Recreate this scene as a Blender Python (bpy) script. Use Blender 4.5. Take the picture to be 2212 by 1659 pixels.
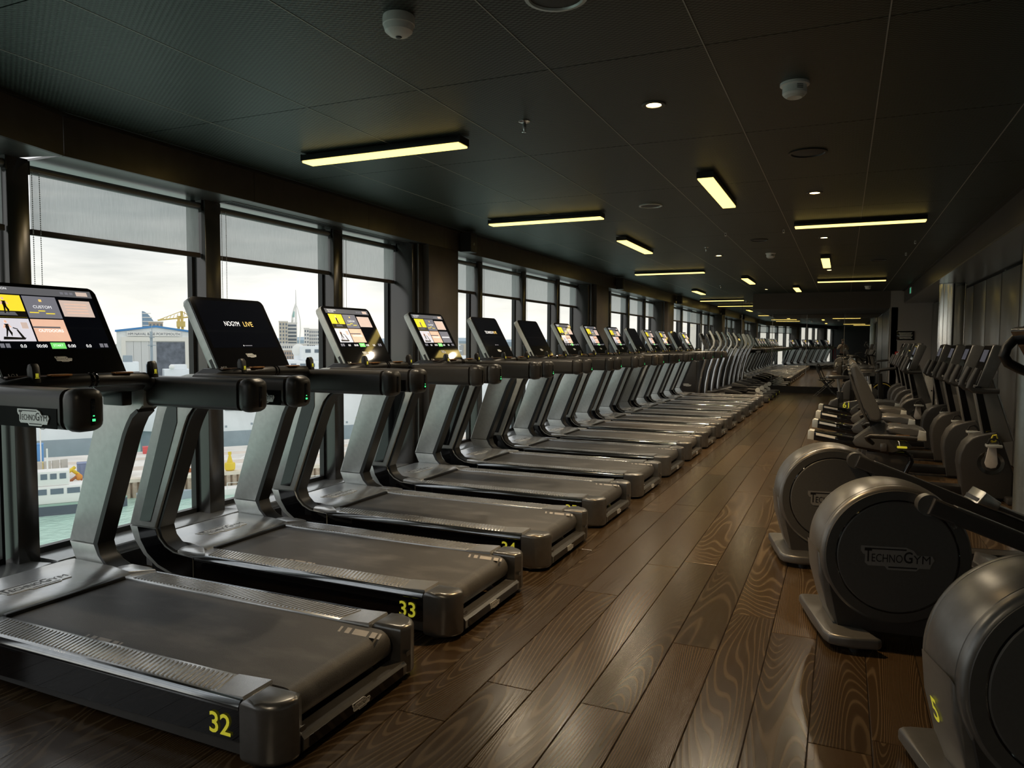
import bpy, bmesh, math, random
from mathutils import Vector, Matrix
random.seed(7)
PI = math.pi
S = bpy.context.scene
for o in list(bpy.data.objects):
    bpy.data.objects.remove(o)
COL = S.collection

# ------------------------------------------------------------------ camera
FPX, YAW, PITCH, ROLL, EYE = 1592.12, 0.421528, -0.056511, 0.005019, 1.5
_cy, _sy = math.cos(YAW), math.sin(YAW)
_f = Vector((-_sy*math.cos(PITCH), _cy*math.cos(PITCH), math.sin(PITCH)))
_r = Vector((_cy, _sy, 0)); _u = _r.cross(_f)
R2 = math.cos(ROLL)*_r + math.sin(ROLL)*_u
U2 = -math.sin(ROLL)*_r + math.cos(ROLL)*_u
cam = bpy.data.objects.new('camera', bpy.data.cameras.new('camera'))
COL.objects.link(cam)
cam.matrix_world = Matrix(((R2.x, U2.x, -_f.x, 0), (R2.y, U2.y, -_f.y, 0), (R2.z, U2.z, -_f.z, EYE), (0, 0, 0, 1)))
cam.data.sensor_width = 36.0
cam.data.lens = FPX/2212*36.0
cam.data.clip_start = 0.02
cam.data.clip_end = 12000
S.camera = cam

def ray(px, py):
    return ((px-1106)/FPX)*R2 - ((py-829.5)/FPX)*U2 + _f
def far(px, py, d):
    """point seen at a photo pixel, at horizontal distance d"""
    v = ray(px, py); v = v/math.hypot(v.x, v.y)
    return Vector((0, 0, EYE)) + d*v

# ------------------------------------------------------------------ world, exposure
W = bpy.data.worlds.new('overcast_sky'); S.world = W
W.use_nodes = True
nt = W.node_tree; nt.nodes.clear()
def N(t, **k):
    n = nt.nodes.new(t)
    for a, b in k.items(): setattr(n, a, b)
    return n
tc = N('ShaderNodeTexCoord')
mp = N('ShaderNodeMapping'); mp.inputs['Scale'].default_value = (2.2, 2.2, 11.0)
no = N('ShaderNodeTexNoise'); no.inputs['Scale'].default_value = 1.6; no.inputs['Detail'].default_value = 7; no.inputs['Roughness'].default_value = .55; no.inputs['Distortion'].default_value = .4
rp = N('ShaderNodeValToRGB')
rp.color_ramp.elements[0].position = .36; rp.color_ramp.elements[0].color = (.44, .49, .52, 1)
rp.color_ramp.elements[1].position = .66; rp.color_ramp.elements[1].color = (1.0, 1.0, .98, 1)
sx = N('ShaderNodeSeparateXYZ')
hz = N('ShaderNodeValToRGB')
hz.color_ramp.elements[0].position = 0.0; hz.color_ramp.elements[0].color = (.75, .75, .75, 1)
hz.color_ramp.elements[1].position = .17; hz.color_ramp.elements[1].color = (0, 0, 0, 1)
mx = N('ShaderNodeMixRGB'); mx.inputs['Color2'].default_value = (1.0, .96, .83, 1)
bg = N('ShaderNodeBackground'); bg.inputs['Strength'].default_value = .585
ou = N('ShaderNodeOutputWorld')
L = nt.links.new
L(tc.outputs['Generated'], mp.inputs['Vector']); L(mp.outputs['Vector'], no.inputs['Vector'])
L(no.outputs['Fac'], rp.inputs['Fac']); L(tc.outputs['Generated'], sx.inputs[0]); L(sx.outputs['Z'], hz.inputs['Fac'])
L(hz.outputs['Color'], mx.inputs['Fac']); L(rp.outputs['Color'], mx.inputs['Color1'])
L(mx.outputs['Color'], bg.inputs['Color']); L(bg.outputs['Background'], ou.inputs['Surface'])
S.view_settings.view_transform = 'Standard'
S.view_settings.look = 'None'
S.view_settings.gamma = 1.0
S.view_settings.use_curve_mapping = False
S.view_settings.exposure = 1.15
LAMP = (1.25, .90, .23)          # warm linear lights
SPOT_W = 76.0
BAR_W = 42.0

# ------------------------------------------------------------------ materials
MATS = {}
def mat(name, col, rough=.5, metal=0.0, spec=.5, var=.06, nscale=30, bump=0.0, emit=None, es=1.0, coat=0.0, aniso=None):
    if name in MATS: return MATS[name]
    m = bpy.data.materials.new(name); m.use_nodes = True
    t = m.node_tree; b = t.nodes['Principled BSDF']
    b.inputs['Roughness'].default_value = rough; b.inputs['Metallic'].default_value = metal
    b.inputs['Specular IOR Level'].default_value = spec
    if coat: b.inputs['Coat Weight'].default_value = coat; b.inputs['Coat Roughness'].default_value = .05
    c = t.nodes.new('ShaderNodeTexCoord'); n = t.nodes.new('ShaderNodeTexNoise')
    n.inputs['Scale'].default_value = nscale; n.inputs['Detail'].default_value = 3
    if aniso:
        mpn = t.nodes.new('ShaderNodeMapping'); mpn.inputs['Scale'].default_value = aniso
        t.links.new(c.outputs['Object'], mpn.inputs['Vector']); t.links.new(mpn.outputs['Vector'], n.inputs['Vector'])
    else:
        t.links.new(c.outputs['Object'], n.inputs['Vector'])
    r = t.nodes.new('ShaderNodeValToRGB')
    lo = [max(0, x*(1-var)) for x in col]; hi = [min(1, x*(1+var)) for x in col]
    r.color_ramp.elements[0].position = .3; r.color_ramp.elements[0].color = (*lo, 1)
    r.color_ramp.elements[1].position = .7; r.color_ramp.elements[1].color = (*hi, 1)
    t.links.new(n.outputs['Fac'], r.inputs['Fac']); t.links.new(r.outputs['Color'], b.inputs['Base Color'])
    if bump:
        bp = t.nodes.new('ShaderNodeBump'); bp.inputs['Strength'].default_value = bump; bp.inputs['Distance'].default_value = .002
        t.links.new(n.outputs['Fac'], bp.inputs['Height']); t.links.new(bp.outputs['Normal'], b.inputs['Normal'])
    if emit:
        b.inputs['Emission Color'].default_value = (*emit, 1); b.inputs['Emission Strength'].default_value = es
    MATS[name] = m
    return m

def glass_mat(name, tint=(1, 1, 1), ior=1.35):
    m = bpy.data.materials.new(name); m.use_nodes = True; t = m.node_tree; t.nodes.clear()
    tr = t.nodes.new('ShaderNodeBsdfTransparent'); tr.inputs['Color'].default_value = (*tint, 1)
    gl = t.nodes.new('ShaderNodeBsdfGlossy'); gl.inputs['Roughness'].default_value = .01
    lw = t.nodes.new('ShaderNodeLayerWeight'); lw.inputs['Blend'].default_value = .5
    pw = t.nodes.new('ShaderNodeMath'); pw.operation = 'POWER'; pw.inputs[1].default_value = 5.0; t.links.new(lw.outputs['Facing'], pw.inputs[0])
    fr = t.nodes.new('ShaderNodeMath'); fr.operation = 'MULTIPLY_ADD'; fr.inputs[1].default_value = .6; fr.inputs[2].default_value = .035; t.links.new(pw.outputs[0], fr.inputs[0])
    mi = t.nodes.new('ShaderNodeMixShader'); o = t.nodes.new('ShaderNodeOutputMaterial')
    t.links.new(fr.outputs[0], mi.inputs[0]); t.links.new(tr.outputs[0], mi.inputs[1]); t.links.new(gl.outputs[0], mi.inputs[2])
    t.links.new(mi.outputs[0], o.inputs[0]); MATS[name] = m
    return m

def blind_mat():
    m = bpy.data.materials.new('blind_fabric'); m.use_nodes = True; t = m.node_tree; t.nodes.clear()
    c = t.nodes.new('ShaderNodeTexCoord'); mp_ = t.nodes.new('ShaderNodeMapping'); mp_.inputs['Scale'].default_value = (1, 260, 14)
    n = t.nodes.new('ShaderNodeTexNoise'); n.inputs['Scale'].default_value = 1.0; n.inputs['Detail'].default_value = 4
    r = t.nodes.new('ShaderNodeValToRGB')
    r.color_ramp.elements[0].position = .3; r.color_ramp.elements[0].color = (.62, .63, .63, 1)
    r.color_ramp.elements[1].position = .7; r.color_ramp.elements[1].color = (.84, .85, .85, 1)
    d = t.nodes.new('ShaderNodeBsdfDiffuse'); d.inputs['Color'].default_value = (.33, .33, .34, 1)
    tl = t.nodes.new('ShaderNodeBsdfTranslucent'); tp = t.nodes.new('ShaderNodeBsdfTransparent')
    m1 = t.nodes.new('ShaderNodeMixShader'); m1.inputs[0].default_value = .5
    m2 = t.nodes.new('ShaderNodeMixShader'); m2.inputs[0].default_value = .24
    o = t.nodes.new('ShaderNodeOutputMaterial'); l = t.links.new
    l(c.outputs['Object'], mp_.inputs[0]); l(mp_.outputs[0], n.inputs['Vector']); l(n.outputs['Fac'], r.inputs[0])
    l(r.outputs[0], tl.inputs['Color']); l(d.outputs[0], m1.inputs[1]); l(tl.outputs[0], m1.inputs[2])
    l(m1.outputs[0], m2.inputs[1]); l(tp.outputs[0], m2.inputs[2]); l(m2.outputs[0], o.inputs[0])
    MATS['blind'] = m
    return m

def wood_mat():
    m = bpy.data.materials.new('stained_oak'); m.use_nodes = True; t = m.node_tree; b = t.nodes['Principled BSDF']; l = t.links.new
    c = t.nodes.new('ShaderNodeTexCoord'); oi = t.nodes.new('ShaderNodeObjectInfo')
    ge = t.nodes.new('ShaderNodeNewGeometry')
    cmb = t.nodes.new('ShaderNodeCombineXYZ'); k = t.nodes.new('ShaderNodeMath'); k.operation = 'MULTIPLY'; k.inputs[1].default_value = 37.0
    k2 = t.nodes.new('ShaderNodeMath'); k2.operation = 'MULTIPLY'; k2.inputs[1].default_value = 91.0
    l(oi.outputs['Random'], k.inputs[0]); l(oi.outputs['Random'], k2.inputs[0]); l(k.outputs[0], cmb.inputs[0]); l(k2.outputs[0], cmb.inputs[1])
    ad = t.nodes.new('ShaderNodeVectorMath'); ad.operation = 'ADD'; l(c.outputs['Object'], ad.inputs[0]); l(cmb.outputs[0], ad.inputs[1])
    mp_ = t.nodes.new('ShaderNodeMapping'); mp_.inputs['Scale'].default_value = (1.0, .10, 1); l(ad.outputs[0], mp_.inputs[0])
    n1 = t.nodes.new('ShaderNodeTexNoise'); n1.inputs['Scale'].default_value = 3.0; n1.inputs['Detail'].default_value = .6; n1.inputs['Distortion'].default_value = .3; l(mp_.outputs[0], n1.inputs['Vector'])
    mu = t.nodes.new('ShaderNodeMath'); mu.operation = 'MULTIPLY'; mu.inputs[1].default_value = 430.0; l(n1.outputs['Fac'], mu.inputs[0])
    n2 = t.nodes.new('ShaderNodeTexNoise'); n2.inputs['Scale'].default_value = 60; n2.inputs['Detail'].default_value = 3; l(mp_.outputs[0], n2.inputs['Vector'])
    mu2 = t.nodes.new('ShaderNodeMath'); mu2.operation = 'MULTIPLY_ADD'; mu2.inputs[1].default_value = .25; l(n2.outputs['Fac'], mu2.inputs[0]); l(mu.outputs[0], mu2.inputs[2])
    si = t.nodes.new('ShaderNodeMath'); si.operation = 'SINE'; l(mu2.outputs[0], si.inputs[0])
    rp_ = t.nodes.new('ShaderNodeValToRGB')
    rp_.color_ramp.elements[0].position = .66; rp_.color_ramp.elements[0].color = (.050, .0305, .0145, 1)
    rp_.color_ramp.elements[1].position = 1.0; rp_.color_ramp.elements[1].color = (.105, .073, .042, 1)
    mr = t.nodes.new('ShaderNodeMapRange'); mr.inputs[1].default_value = -1; mr.inputs[2].default_value = 1; l(si.outputs[0], mr.inputs[0]); l(mr.outputs[0], rp_.inputs[0])
    hs = t.nodes.new('ShaderNodeHueSaturation')
    mr2 = t.nodes.new('ShaderNodeMapRange'); mr2.inputs[3].default_value = .68; mr2.inputs[4].default_value = 1.28; l(oi.outputs['Random'], mr2.inputs[0]); l(mr2.outputs[0], hs.inputs['Value']); l(rp_.outputs[0], hs.inputs['Color'])
    l(hs.outputs[0], b.inputs['Base Color'])
    rr = t.nodes.new('ShaderNodeMapRange'); rr.inputs[3].default_value = .17; rr.inputs[4].default_value = .29; l(n2.outputs['Fac'], rr.inputs[0]); l(rr.outputs[0], b.inputs['Roughness'])
    bp = t.nodes.new('ShaderNodeBump'); bp.inputs['Strength'].default_value = .10; bp.inputs['Distance'].default_value = .001; l(mr.outputs[0], bp.inputs['Height']); l(bp.outputs[0], b.inputs['Normal'])
    b.inputs['Specular IOR Level'].default_value = .5
    MATS['wood'] = m
    return m

def mesh_ceiling_mat():
    m = bpy.data.materials.new('black_expanded_mesh'); m.use_nodes = True; t = m.node_tree; b = t.nodes['Principled BSDF']; l = t.links.new
    c = t.nodes.new('ShaderNodeTexCoord'); s = t.nodes.new('ShaderNodeSeparateXYZ'); l(c.outputs['Object'], s.inputs[0])
    def wave(sock, k):
        a = t.nodes.new('ShaderNodeMath'); a.operation = 'MULTIPLY'; a.inputs[1].default_value = k; l(sock, a.inputs[0])
        q = t.nodes.new('ShaderNodeMath'); q.operation = 'SINE'; l(a.outputs[0], q.inputs[0]); return q
    w1 = wave(s.outputs['X'], 2*PI/.040); w2 = wave(s.outputs['Y'], 2*PI/.024)
    p = t.nodes.new('ShaderNodeMath'); p.operation = 'MULTIPLY'; l(w1.outputs[0], p.inputs[0]); l(w2.outputs[0], p.inputs[1])
    mr = t.nodes.new('ShaderNodeMapRange'); mr.inputs[1].default_value = -.5; mr.inputs[2].default_value = .5; l(p.outputs[0], mr.inputs[0])
    r = t.nodes.new('ShaderNodeValToRGB'); r.color_ramp.elements[0].color = (.002, .002, .002, 1); r.color_ramp.elements[1].color = (.046, .066, .054, 1)
    l(mr.outputs[0], r.inputs[0]); l(r.outputs[0], b.inputs['Base Color'])
    b.inputs['Roughness'].default_value = .42; b.inputs['Specular IOR Level'].default_value = .5
    bp = t.nodes.new('ShaderNodeBump'); bp.inputs['Strength'].default_value = .35; bp.inputs['Distance'].default_value = .003; l(mr.outputs[0], bp.inputs['Height']); l(bp.outputs[0], b.inputs['Normal'])
    MATS['ceil'] = m
    return m

def water_mat():
    m = mat('harbour_water', (.50, .72, .61), .25, 0, .5, var=.12, nscale=.25)
    t = m.node_tree; b = t.nodes['Principled BSDF']; c = t.nodes.new('ShaderNodeTexCoord')
    n = t.nodes.new('ShaderNodeTexNoise'); n.inputs['Scale'].default_value = .9; n.inputs['Detail'].default_value = 5
    bp = t.nodes.new('ShaderNodeBump'); bp.inputs['Strength'].default_value = .8; bp.inputs['Distance'].default_value = .5
    t.links.new(c.outputs['Object'], n.inputs['Vector']); t.links.new(n.outputs['Fac'], bp.inputs['Height']); t.links.new(bp.outputs[0], b.inputs['Normal'])
    return m

def scuff(m, lo, hi, sc, amt):
    t = m.node_tree; b = t.nodes['Principled BSDF']; src = b.inputs['Base Color'].links[0].from_socket
    c = t.nodes.new('ShaderNodeTexCoord'); mp_ = t.nodes.new('ShaderNodeMapping'); mp_.inputs['Scale'].default_value = (sc, sc*2.2, 1); n = t.nodes.new('ShaderNodeTexNoise'); n.inputs['Detail'].default_value = 5; n.inputs['Scale'].default_value = 1
    r = t.nodes.new('ShaderNodeMapRange'); r.inputs[1].default_value = lo; r.inputs[2].default_value = hi; r.inputs[3].default_value = 0; r.inputs[4].default_value = amt
    x = t.nodes.new('ShaderNodeMixRGB'); x.inputs['Color2'].default_value = (.34, .33, .32, 1)
    t.links.new(c.outputs['Object'], mp_.inputs[0]); t.links.new(mp_.outputs[0], n.inputs['Vector']); t.links.new(n.outputs['Fac'], r.inputs[0]); t.links.new(r.outputs[0], x.inputs['Fac']); t.links.new(src, x.inputs['Color1']); t.links.new(x.outputs[0], b.inputs['Base Color'])
GLASS = glass_mat('window_glass'); BLIND = blind_mat(); WOOD = wood_mat(); CEIL = mesh_ceiling_mat(); WATER = water_mat()
BLK = mat('black_plastic', (.012, .0115, .0115), .38)
BLKG = mat('black_gloss', (.006, .006, .007), .04, coat=.3)
DGR = mat('dark_grey_plastic', (.055, .055, .056), .34)
CHAR = mat('charcoal_panel', (.044, .042, .041), .40, nscale=60, bump=.05)
SATIN = mat('satin_grey_metal', (.62, .645, .63), .34, .35)
GUN = mat('gunmetal', (.19, .19, .195), .30, .8)
PEWT = mat('pewter_cap', (.22, .217, .215), .28, .75)
SILV = mat('silver', (.62, .62, .62), .25, .9)
CHRM = mat('chrome', (.75, .75, .75), .08, 1)
BELT = mat('belt_rubber', (.074, .072, .071), .48, spec=.4, var=.28, nscale=260, bump=.5); scuff(BELT, .52, .75, 3.4, .22)
RIB = mat('ribbed_grip', (.58, .59, .60), .26, .7)
RAIL = mat('rail_brown_black', (.042, .039, .037), .34)
COPP = mat('copper_sensor', (.55, .28, .12), .3, .8)
RED = mat('red_plastic', (.55, .03, .03), .35)
YEL = mat('yellow_decal_glow', (.85, .80, .06), .5, emit=(.85, .80, .06), es=.12)  # faint glow put into the colour; decals and lever are no lamps
WHITE = mat('white_plastic', (.80, .80, .78), .4)
PLATE = mat('logo_plate_silver', (.82, .83, .83), .3, .25)
PLATD = mat('logo_plate_grey', (.26, .26, .26), .4, .2)
INK = mat('logo_ink', (.010, .010, .012), .4)
MULL = mat('dark_bronze_metal', (.11, .105, .10), .22, .75, aniso=(60, 60, .5))
BULK = mat('brown_bulkhead', (.092, .080, .076), .30, .35, var=.12, nscale=8)
WALLG = mat('charcoal_wall', (.42, .40, .40), .75, nscale=120, bump=.05)
PANEL = mat('wall_panel_grey', (.24, .235, .225), .30, .45, aniso=(40, 40, .6))
COLSIL = mat('polished_column', (.85, .84, .80), .16, .9, aniso=(40, 40, .4))
SILL = mat('sill_metal', (.42, .43, .43), .25, .7)
MIRR = mat('mirror_silver', (.62, .62, .60), .012, 1, var=.01)
LIT = mat('warm_light_diffuser', (.9, .8, .5), .5, emit=LAMP, es=1.0)
DLIT = mat('downlight_lamp', (.9, .85, .7), .5, emit=(4.0, 3.2, 1.7), es=1.0)
LEAT = mat('grey_vinyl', (.085, .085, .085), .24, 0, .5, nscale=90, bump=.1)
CORD = mat('blind_chain', (.55, .55, .52), .35, .6)
BARB = mat('blind_bar_brown', (.055, .038, .028), .4)
GREEN = mat('green_led', (.05, .5, .1), .4, emit=(.05, .9, .2), es=1.0)
BACKD = mat('ceiling_backing', (.02, .02, .02), .8)
STRIP = mat('ceiling_seam_strip', (.42, .40, .37), .5)

# ------------------------------------------------------------------ mesh builder
class MB:
    def __init__(self, ox=0, oy=0, oz=0, M=None):
        self.bm = bmesh.new(); self.M = M if M is not None else Matrix.Translation((ox, oy, oz))
    def _fin(self, geo_faces, mi):
        for f in geo_faces: f.material_index = mi
    def box(self, x0, x1, y0, y1, z0, z1, mi=0, bev=0, seg=2):
        bm = self.bm
        v = [bm.verts.new(self.M @ Vector((x, y, z))) for x in (x0, x1) for y in (y0, y1) for z in (z0, z1)]
        q = [(0, 1, 3, 2), (4, 6, 7, 5), (0, 4, 5, 1), (2, 3, 7, 6), (0, 2, 6, 4), (1, 5, 7, 3)]
        fs = [bm.faces.new([v[i] for i in f]) for f in q]
        self._fin(fs, mi)
        if bev: self._bev(fs, bev, seg)
        return self
    def _bev(self, fs, bev, seg):
        es = list({e for f in fs for e in f.edges})
        bmesh.ops.bevel(self.bm, geom=es, offset=bev, segments=seg, affect='EDGES', profile=.5, clamp_overlap=True)
    def prism(self, poly, a, b, ax='y', mi=0, bev=0, seg=2):
        """2-D outline extruded: ax 'y' outline is (x,z); 'z' outline is (x,y); 'x' outline is (y,z)"""
        def p(q, t):
            if ax == 'y': return (q[0], t, q[1])
            if ax == 'z': return (q[0], q[1], t)
            return (t, q[0], q[1])
        bm = self.bm
        A = [bm.verts.new(self.M @ Vector(p(q, a))) for q in poly]; B = [bm.verts.new(self.M @ Vector(p(q, b))) for q in poly]
        n = len(poly); fs = [bm.faces.new(A[::-1]), bm.faces.new(B)]
        fs += [bm.faces.new((A[i], A[(i+1) % n], B[(i+1) % n], B[i])) for i in range(n)]
        self._fin(fs, mi)
        if bev:
            es = list(set(list(fs[0].edges)+list(fs[1].edges)))
            bmesh.ops.bevel(bm, geom=es, offset=bev, segments=seg, affect='EDGES', profile=.5, clamp_overlap=True)
        return self
    def tube(self, pts, r, n=10, mi=0, caps=True, flat=1.0):
        bm = self.bm; P = [self.M @ Vector(p) for p in pts]; rs = r if isinstance(r, (list, tuple)) else [r]*len(P)
        rings = []; prev = None
        for i, p in enumerate(P):
            d = (P[min(i+1, len(P)-1)]-P[max(i-1, 0)]).normalized()
            if prev is None:
                up = Vector((0, 0, 1)) if abs(d.z) < .9 else Vector((0, 1, 0)); s = d.cross(up).normalized()
            else:
                s = (prev - d*prev.dot(d)).normalized()
            prev = s; t = d.cross(s)
            rings.append([bm.verts.new(p + rs[i]*(math.cos(2*PI*k/n)*s + flat*math.sin(2*PI*k/n)*t)) for k in range(n)])
        fs = []
        for a, b in zip(rings, rings[1:]):
            fs += [bm.faces.new((a[k], a[(k+1) % n], b[(k+1) % n], b[k])) for k in range(n)]
        if caps: fs += [bm.faces.new(rings[0][::-1]), bm.faces.new(rings[-1])]
        self._fin(fs, mi); return self
    def lathe(self, prof, c, ax='z', n=24, mi=0, caps=True):
        bm = self.bm; rings = []
        for r, h in prof:
            ring = []
            for k in range(n):
                a = 2*PI*k/n; x, y = r*math.cos(a), r*math.sin(a)
                q = (c[0]+x, c[1]+y, c[2]+h) if ax == 'z' else ((c[0]+x, c[1]+h, c[2]+y) if ax == 'y' else (c[0]+h, c[1]+x, c[2]+y))
                ring.append(bm.verts.new(self.M @ Vector(q)))
            rings.append(ring)
        fs = []
        for a, b in zip(rings, rings[1:]):
            fs += [bm.faces.new((a[k], a[(k+1) % n], b[(k+1) % n], b[k])) for k in range(n)]
        if caps: fs += [bm.faces.new(rings[0][::-1]), bm.faces.new(rings[-1])]
        self._fin(fs, mi); return self
    def ball(self, c, r, mi=0, n=12, sq=(1, 1, 1)):
        k = n//2
        prof = [(max(r*math.sin(PI*i/k), 1e-4), -r*math.cos(PI*i/k)) for i in range(k+1)]
        M0 = self.M; self.M = M0 @ Matrix.Translation(c) @ Matrix.Diagonal((*sq, 1)); self.lathe(prof, (0, 0, 0), 'z', n, mi); self.M = M0; return self
    def quad(self, pts, mi=0):
        f = self.bm.faces.new([self.bm.verts.new(self.M @ Vector(p)) for p in pts]); f.material_index = mi; return self
    def add(self, vf, T, mi=0):
        vs, fs = vf; nv = [self.bm.verts.new(self.M @ (T @ v)) for v in vs]
        for f in fs:
            try: self.bm.faces.new([nv[i] for i in f]).material_index = mi
            except ValueError: pass
        return self
    def mesh(self, name, mats, smooth=True, ang=35):
        bmesh.ops.recalc_face_normals(self.bm, faces=self.bm.faces)
        me = bpy.data.meshes.new(name); self.bm.to_mesh(me); self.bm.free()
        for m in (mats if isinstance(mats, (list, tuple)) else [mats]): me.materials.append(m)
        if smooth:
            me.shade_smooth(); me.set_sharp_from_angle(angle=math.radians(ang))
        return me
    def build(self, name, mats, parent=None, loc=None, smooth=True, ang=35):
        return link(name, self.mesh(name, mats, smooth, ang), parent, loc)

def link(name, me, parent=None, loc=None, mtx=None):
    o = bpy.data.objects.new(name, me); COL.objects.link(o)
    if parent: o.parent = parent
    if mtx is not None: o.matrix_local = mtx
    elif loc is not None: o.location = loc
    return o
def tag(o, label=None, cat=None, group=None, kind=None):
    for k, v in (('label', label), ('category', cat), ('group', group), ('kind', kind)):
        if v: o[k] = v
    return o
def thing(name, label, cat, loc=(0, 0, 0), rz=0, group=None):
    o = bpy.data.objects.new(name, None); COL.objects.link(o); o.location = loc; o.rotation_euler = (0, 0, rz); o.empty_display_size = .1
    return tag(o, label, cat, group)
def struct(o): return tag(o, kind='structure')
def copy_tree(o, parent=None):
    c = o.copy(); COL.objects.link(c)
    if parent: c.parent = parent
    for ch in list(o.children): copy_tree(ch, c)
    return c

_txt = {}
def text(s):
    """outline mesh of a string, unit height letters, left-bottom origin"""
    if s in _txt: return _txt[s]
    cu = bpy.data.curves.new('t', 'FONT'); cu.body = s; cu.size = 1.0; cu.resolution_u = 3; cu.fill_mode = 'FRONT'; cu.offset = .014 if s.isdigit() else (.012 if 'M' not in s and 'N' not in s and 'V' not in s and 'A' not in s else 0.0)
    o = bpy.data.objects.new('t', cu); COL.objects.link(o)
    dg = bpy.context.evaluated_depsgraph_get(); me = bpy.data.meshes.new_from_object(o.evaluated_get(dg))
    vs = [v.co.copy() for v in me.vertices]; fs = [tuple(p.vertices) for p in me.polygons]
    bpy.data.objects.remove(o); bpy.data.curves.remove(cu); bpy.data.meshes.remove(me)
    x0 = min(v.x for v in vs); y0 = min(v.y for v in vs); h = max(v.y for v in vs)-y0
    vs = [Vector(((v.x-x0)/h, (v.y-y0)/h, 0)) for v in vs]
    _txt[s] = ((vs, fs), max(v.x for v in vs))
    return _txt[s]
def put_text(mb, s, x, y, h, w=None, mi=0, z=0, center=False):
    vf, ww = text(s); sx_ = (w/ww) if w else h
    if center: x = x - ww*sx_/2
    mb.add(vf, Matrix.Translation((x, y, z)) @ Matrix.Diagonal((sx_, h, 1, 1)), mi)

def logo_mesh(name, plate, ink):
    """wordmark plate, unit width, centred, in the XY plane"""
    mb = MB()
    out = [(-.5, .17), (-.5, .10), (-.47, .05), (-.44, .04), (-.44, -.08), (-.40, -.12), (-.17, -.12), (-.13, -.17), (.26, -.17), (.30, -.13), (.44, -.13), (.47, -.05), (.5, .0), (.47, .06), (.27, .06), (.22, .13), (.12, .17)]
    mb.prism(out, -.02, 0, 'z', 0)
    z = .004
    put_text(mb, 'T', -.45, -.06, .19, .10, 1, z)
    put_text(mb, 'ECHNO', -.35, -.06, .12, .42, 1, z)
    put_text(mb, 'G', .085, -.06, .17, .12, 1, z)
    put_text(mb, 'YM', .215, -.06, .12, .23, 1, z)
    mb.quad([(-.45, .125, z), (.12, .125, z), (.12, .145, z), (-.45, .145, z)], 1)
    mb.quad([(-.12, -.14, z), (.27, -.14, z), (.27, -.12, z), (-.12, -.12, z)], 1)
    return mb.mesh(name, [plate, ink], smooth=False)
LOGO = logo_mesh('logo_plate', PLATE, INK)
LOGOD = logo_mesh('logo_plate', PLATD, INK)
def frame(o, xax, yax, s):
    """matrix whose X/Y axes are the given directions, scaled"""
    x = Vector(xax).normalized(); y = Vector(yax).normalized(); z = x.cross(y)
    M = Matrix((x, y, z)).transposed().to_4x4(); M.translation = Vector(o)
    return M @ Matrix.Scale(s, 4)

# ================================================================== SETTING
ZC = 2.80; BEND = math.radians(14.5)
SOFF = mat('soffit_metal', (.26, .26, .255), .28, .8)
# ---- floor: planks
fb = MB(); fb.prism([(-4.62, 24.2), (-4.62, 2.75), (-.15, -14.8), (6.5, -14.8), (2.2, 6), (2.2, 24.2)], -.08, -.006, 'z')
floor = struct(fb.build('floor', mat('floor_underlay', (.012, .010, .009), .9), smooth=False))
PW = .2195
PM = {}
for ln in (1.32, 1.76, 2.2, 2.64):
    m_ = MB(); m_.box(-PW/2+.0014, PW/2-.0014, -ln/2+.0012, ln/2-.0012, -.012, 0, bev=.0024, seg=1); PM[ln] = m_.mesh('plank', WOOD, smooth=False)
rest = MB()
k0 = -20
for k in range(k0, 10):
    xc = -.081 + PW*(k+.5); y = 2.0-abs(min(0, -4.2-xc+.2))*3.6 + random.random()*1.5 if xc < -1 else -12.0+random.random()*2
    while y < 24.0:
        ln = random.choice(list(PM)); 
        if y+ln > 24.0: ln = min(PM, key=lambda q: abs(q-(24.0-y)))
        yc = y+ln/2
        if -2.1 < xc < 1.35 and y+ln > 1.4 and not (xc > .75 and yc > 9):
            link('plank', PM[ln], floor, (xc, yc, 0))
        else:
            rest.box(xc-PW/2+.0012, xc+PW/2-.0012, y+.0012, y+ln-.0012, -.012, 0)
        y += ln
tag(rest.build('plank_field', WOOD, floor, smooth=False), kind='stuff')

# ---- ceiling: mesh panels
cb = MB(); cb.prism([(-4.62, 24.2), (-4.62, 2.75), (-.15, -14.8), (6.5, -14.8), (2.2, 6), (2.2, 24.2)], 2.835, 2.95, 'z')
ceiling = struct(cb.build('ceiling', BACKD, smooth=False))
xs = [-3.483+.723*i for i in range(7)]
edges = [-4.10]+xs+[1.30]
CPM = {}
seam = MB()
for i, (a, b) in enumerate(zip(edges, edges[1:])):
    w_ = round(b-a, 3)
    if w_ not in CPM:
        m_ = MB(); m_.box(-w_/2+.004, w_/2-.004, -.7325+.003, .7325-.003, 0, .025); CPM[w_] = m_.mesh('ceiling_panel', CEIL, smooth=False)
    for j in range(-5, 15):
        yc = 3.35+1.465*(j+.5)
        if yc > 20.3 and (a+b)/2 > -2.0: continue
        link('ceiling_panel', CPM[w_], ceiling, ((a+b)/2, yc, ZC))
    if i: seam.box(a-.0028, a+.0028, -3.9, 24 if a < -2.2 else 20.3, ZC-.0015, ZC+.01)
tag(seam.build('seam_strip', STRIP, ceiling, smooth=False), kind='stuff')
far_ceil = MB(); far_ceil.prism([(-3.0, -3.98), (-.15, -14.8), (6.5, -14.8), (3.8, -3.98)], ZC, ZC+.03, 'z'); far_ceil.build('ceiling_panel', CEIL, ceiling, smooth=False)

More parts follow.
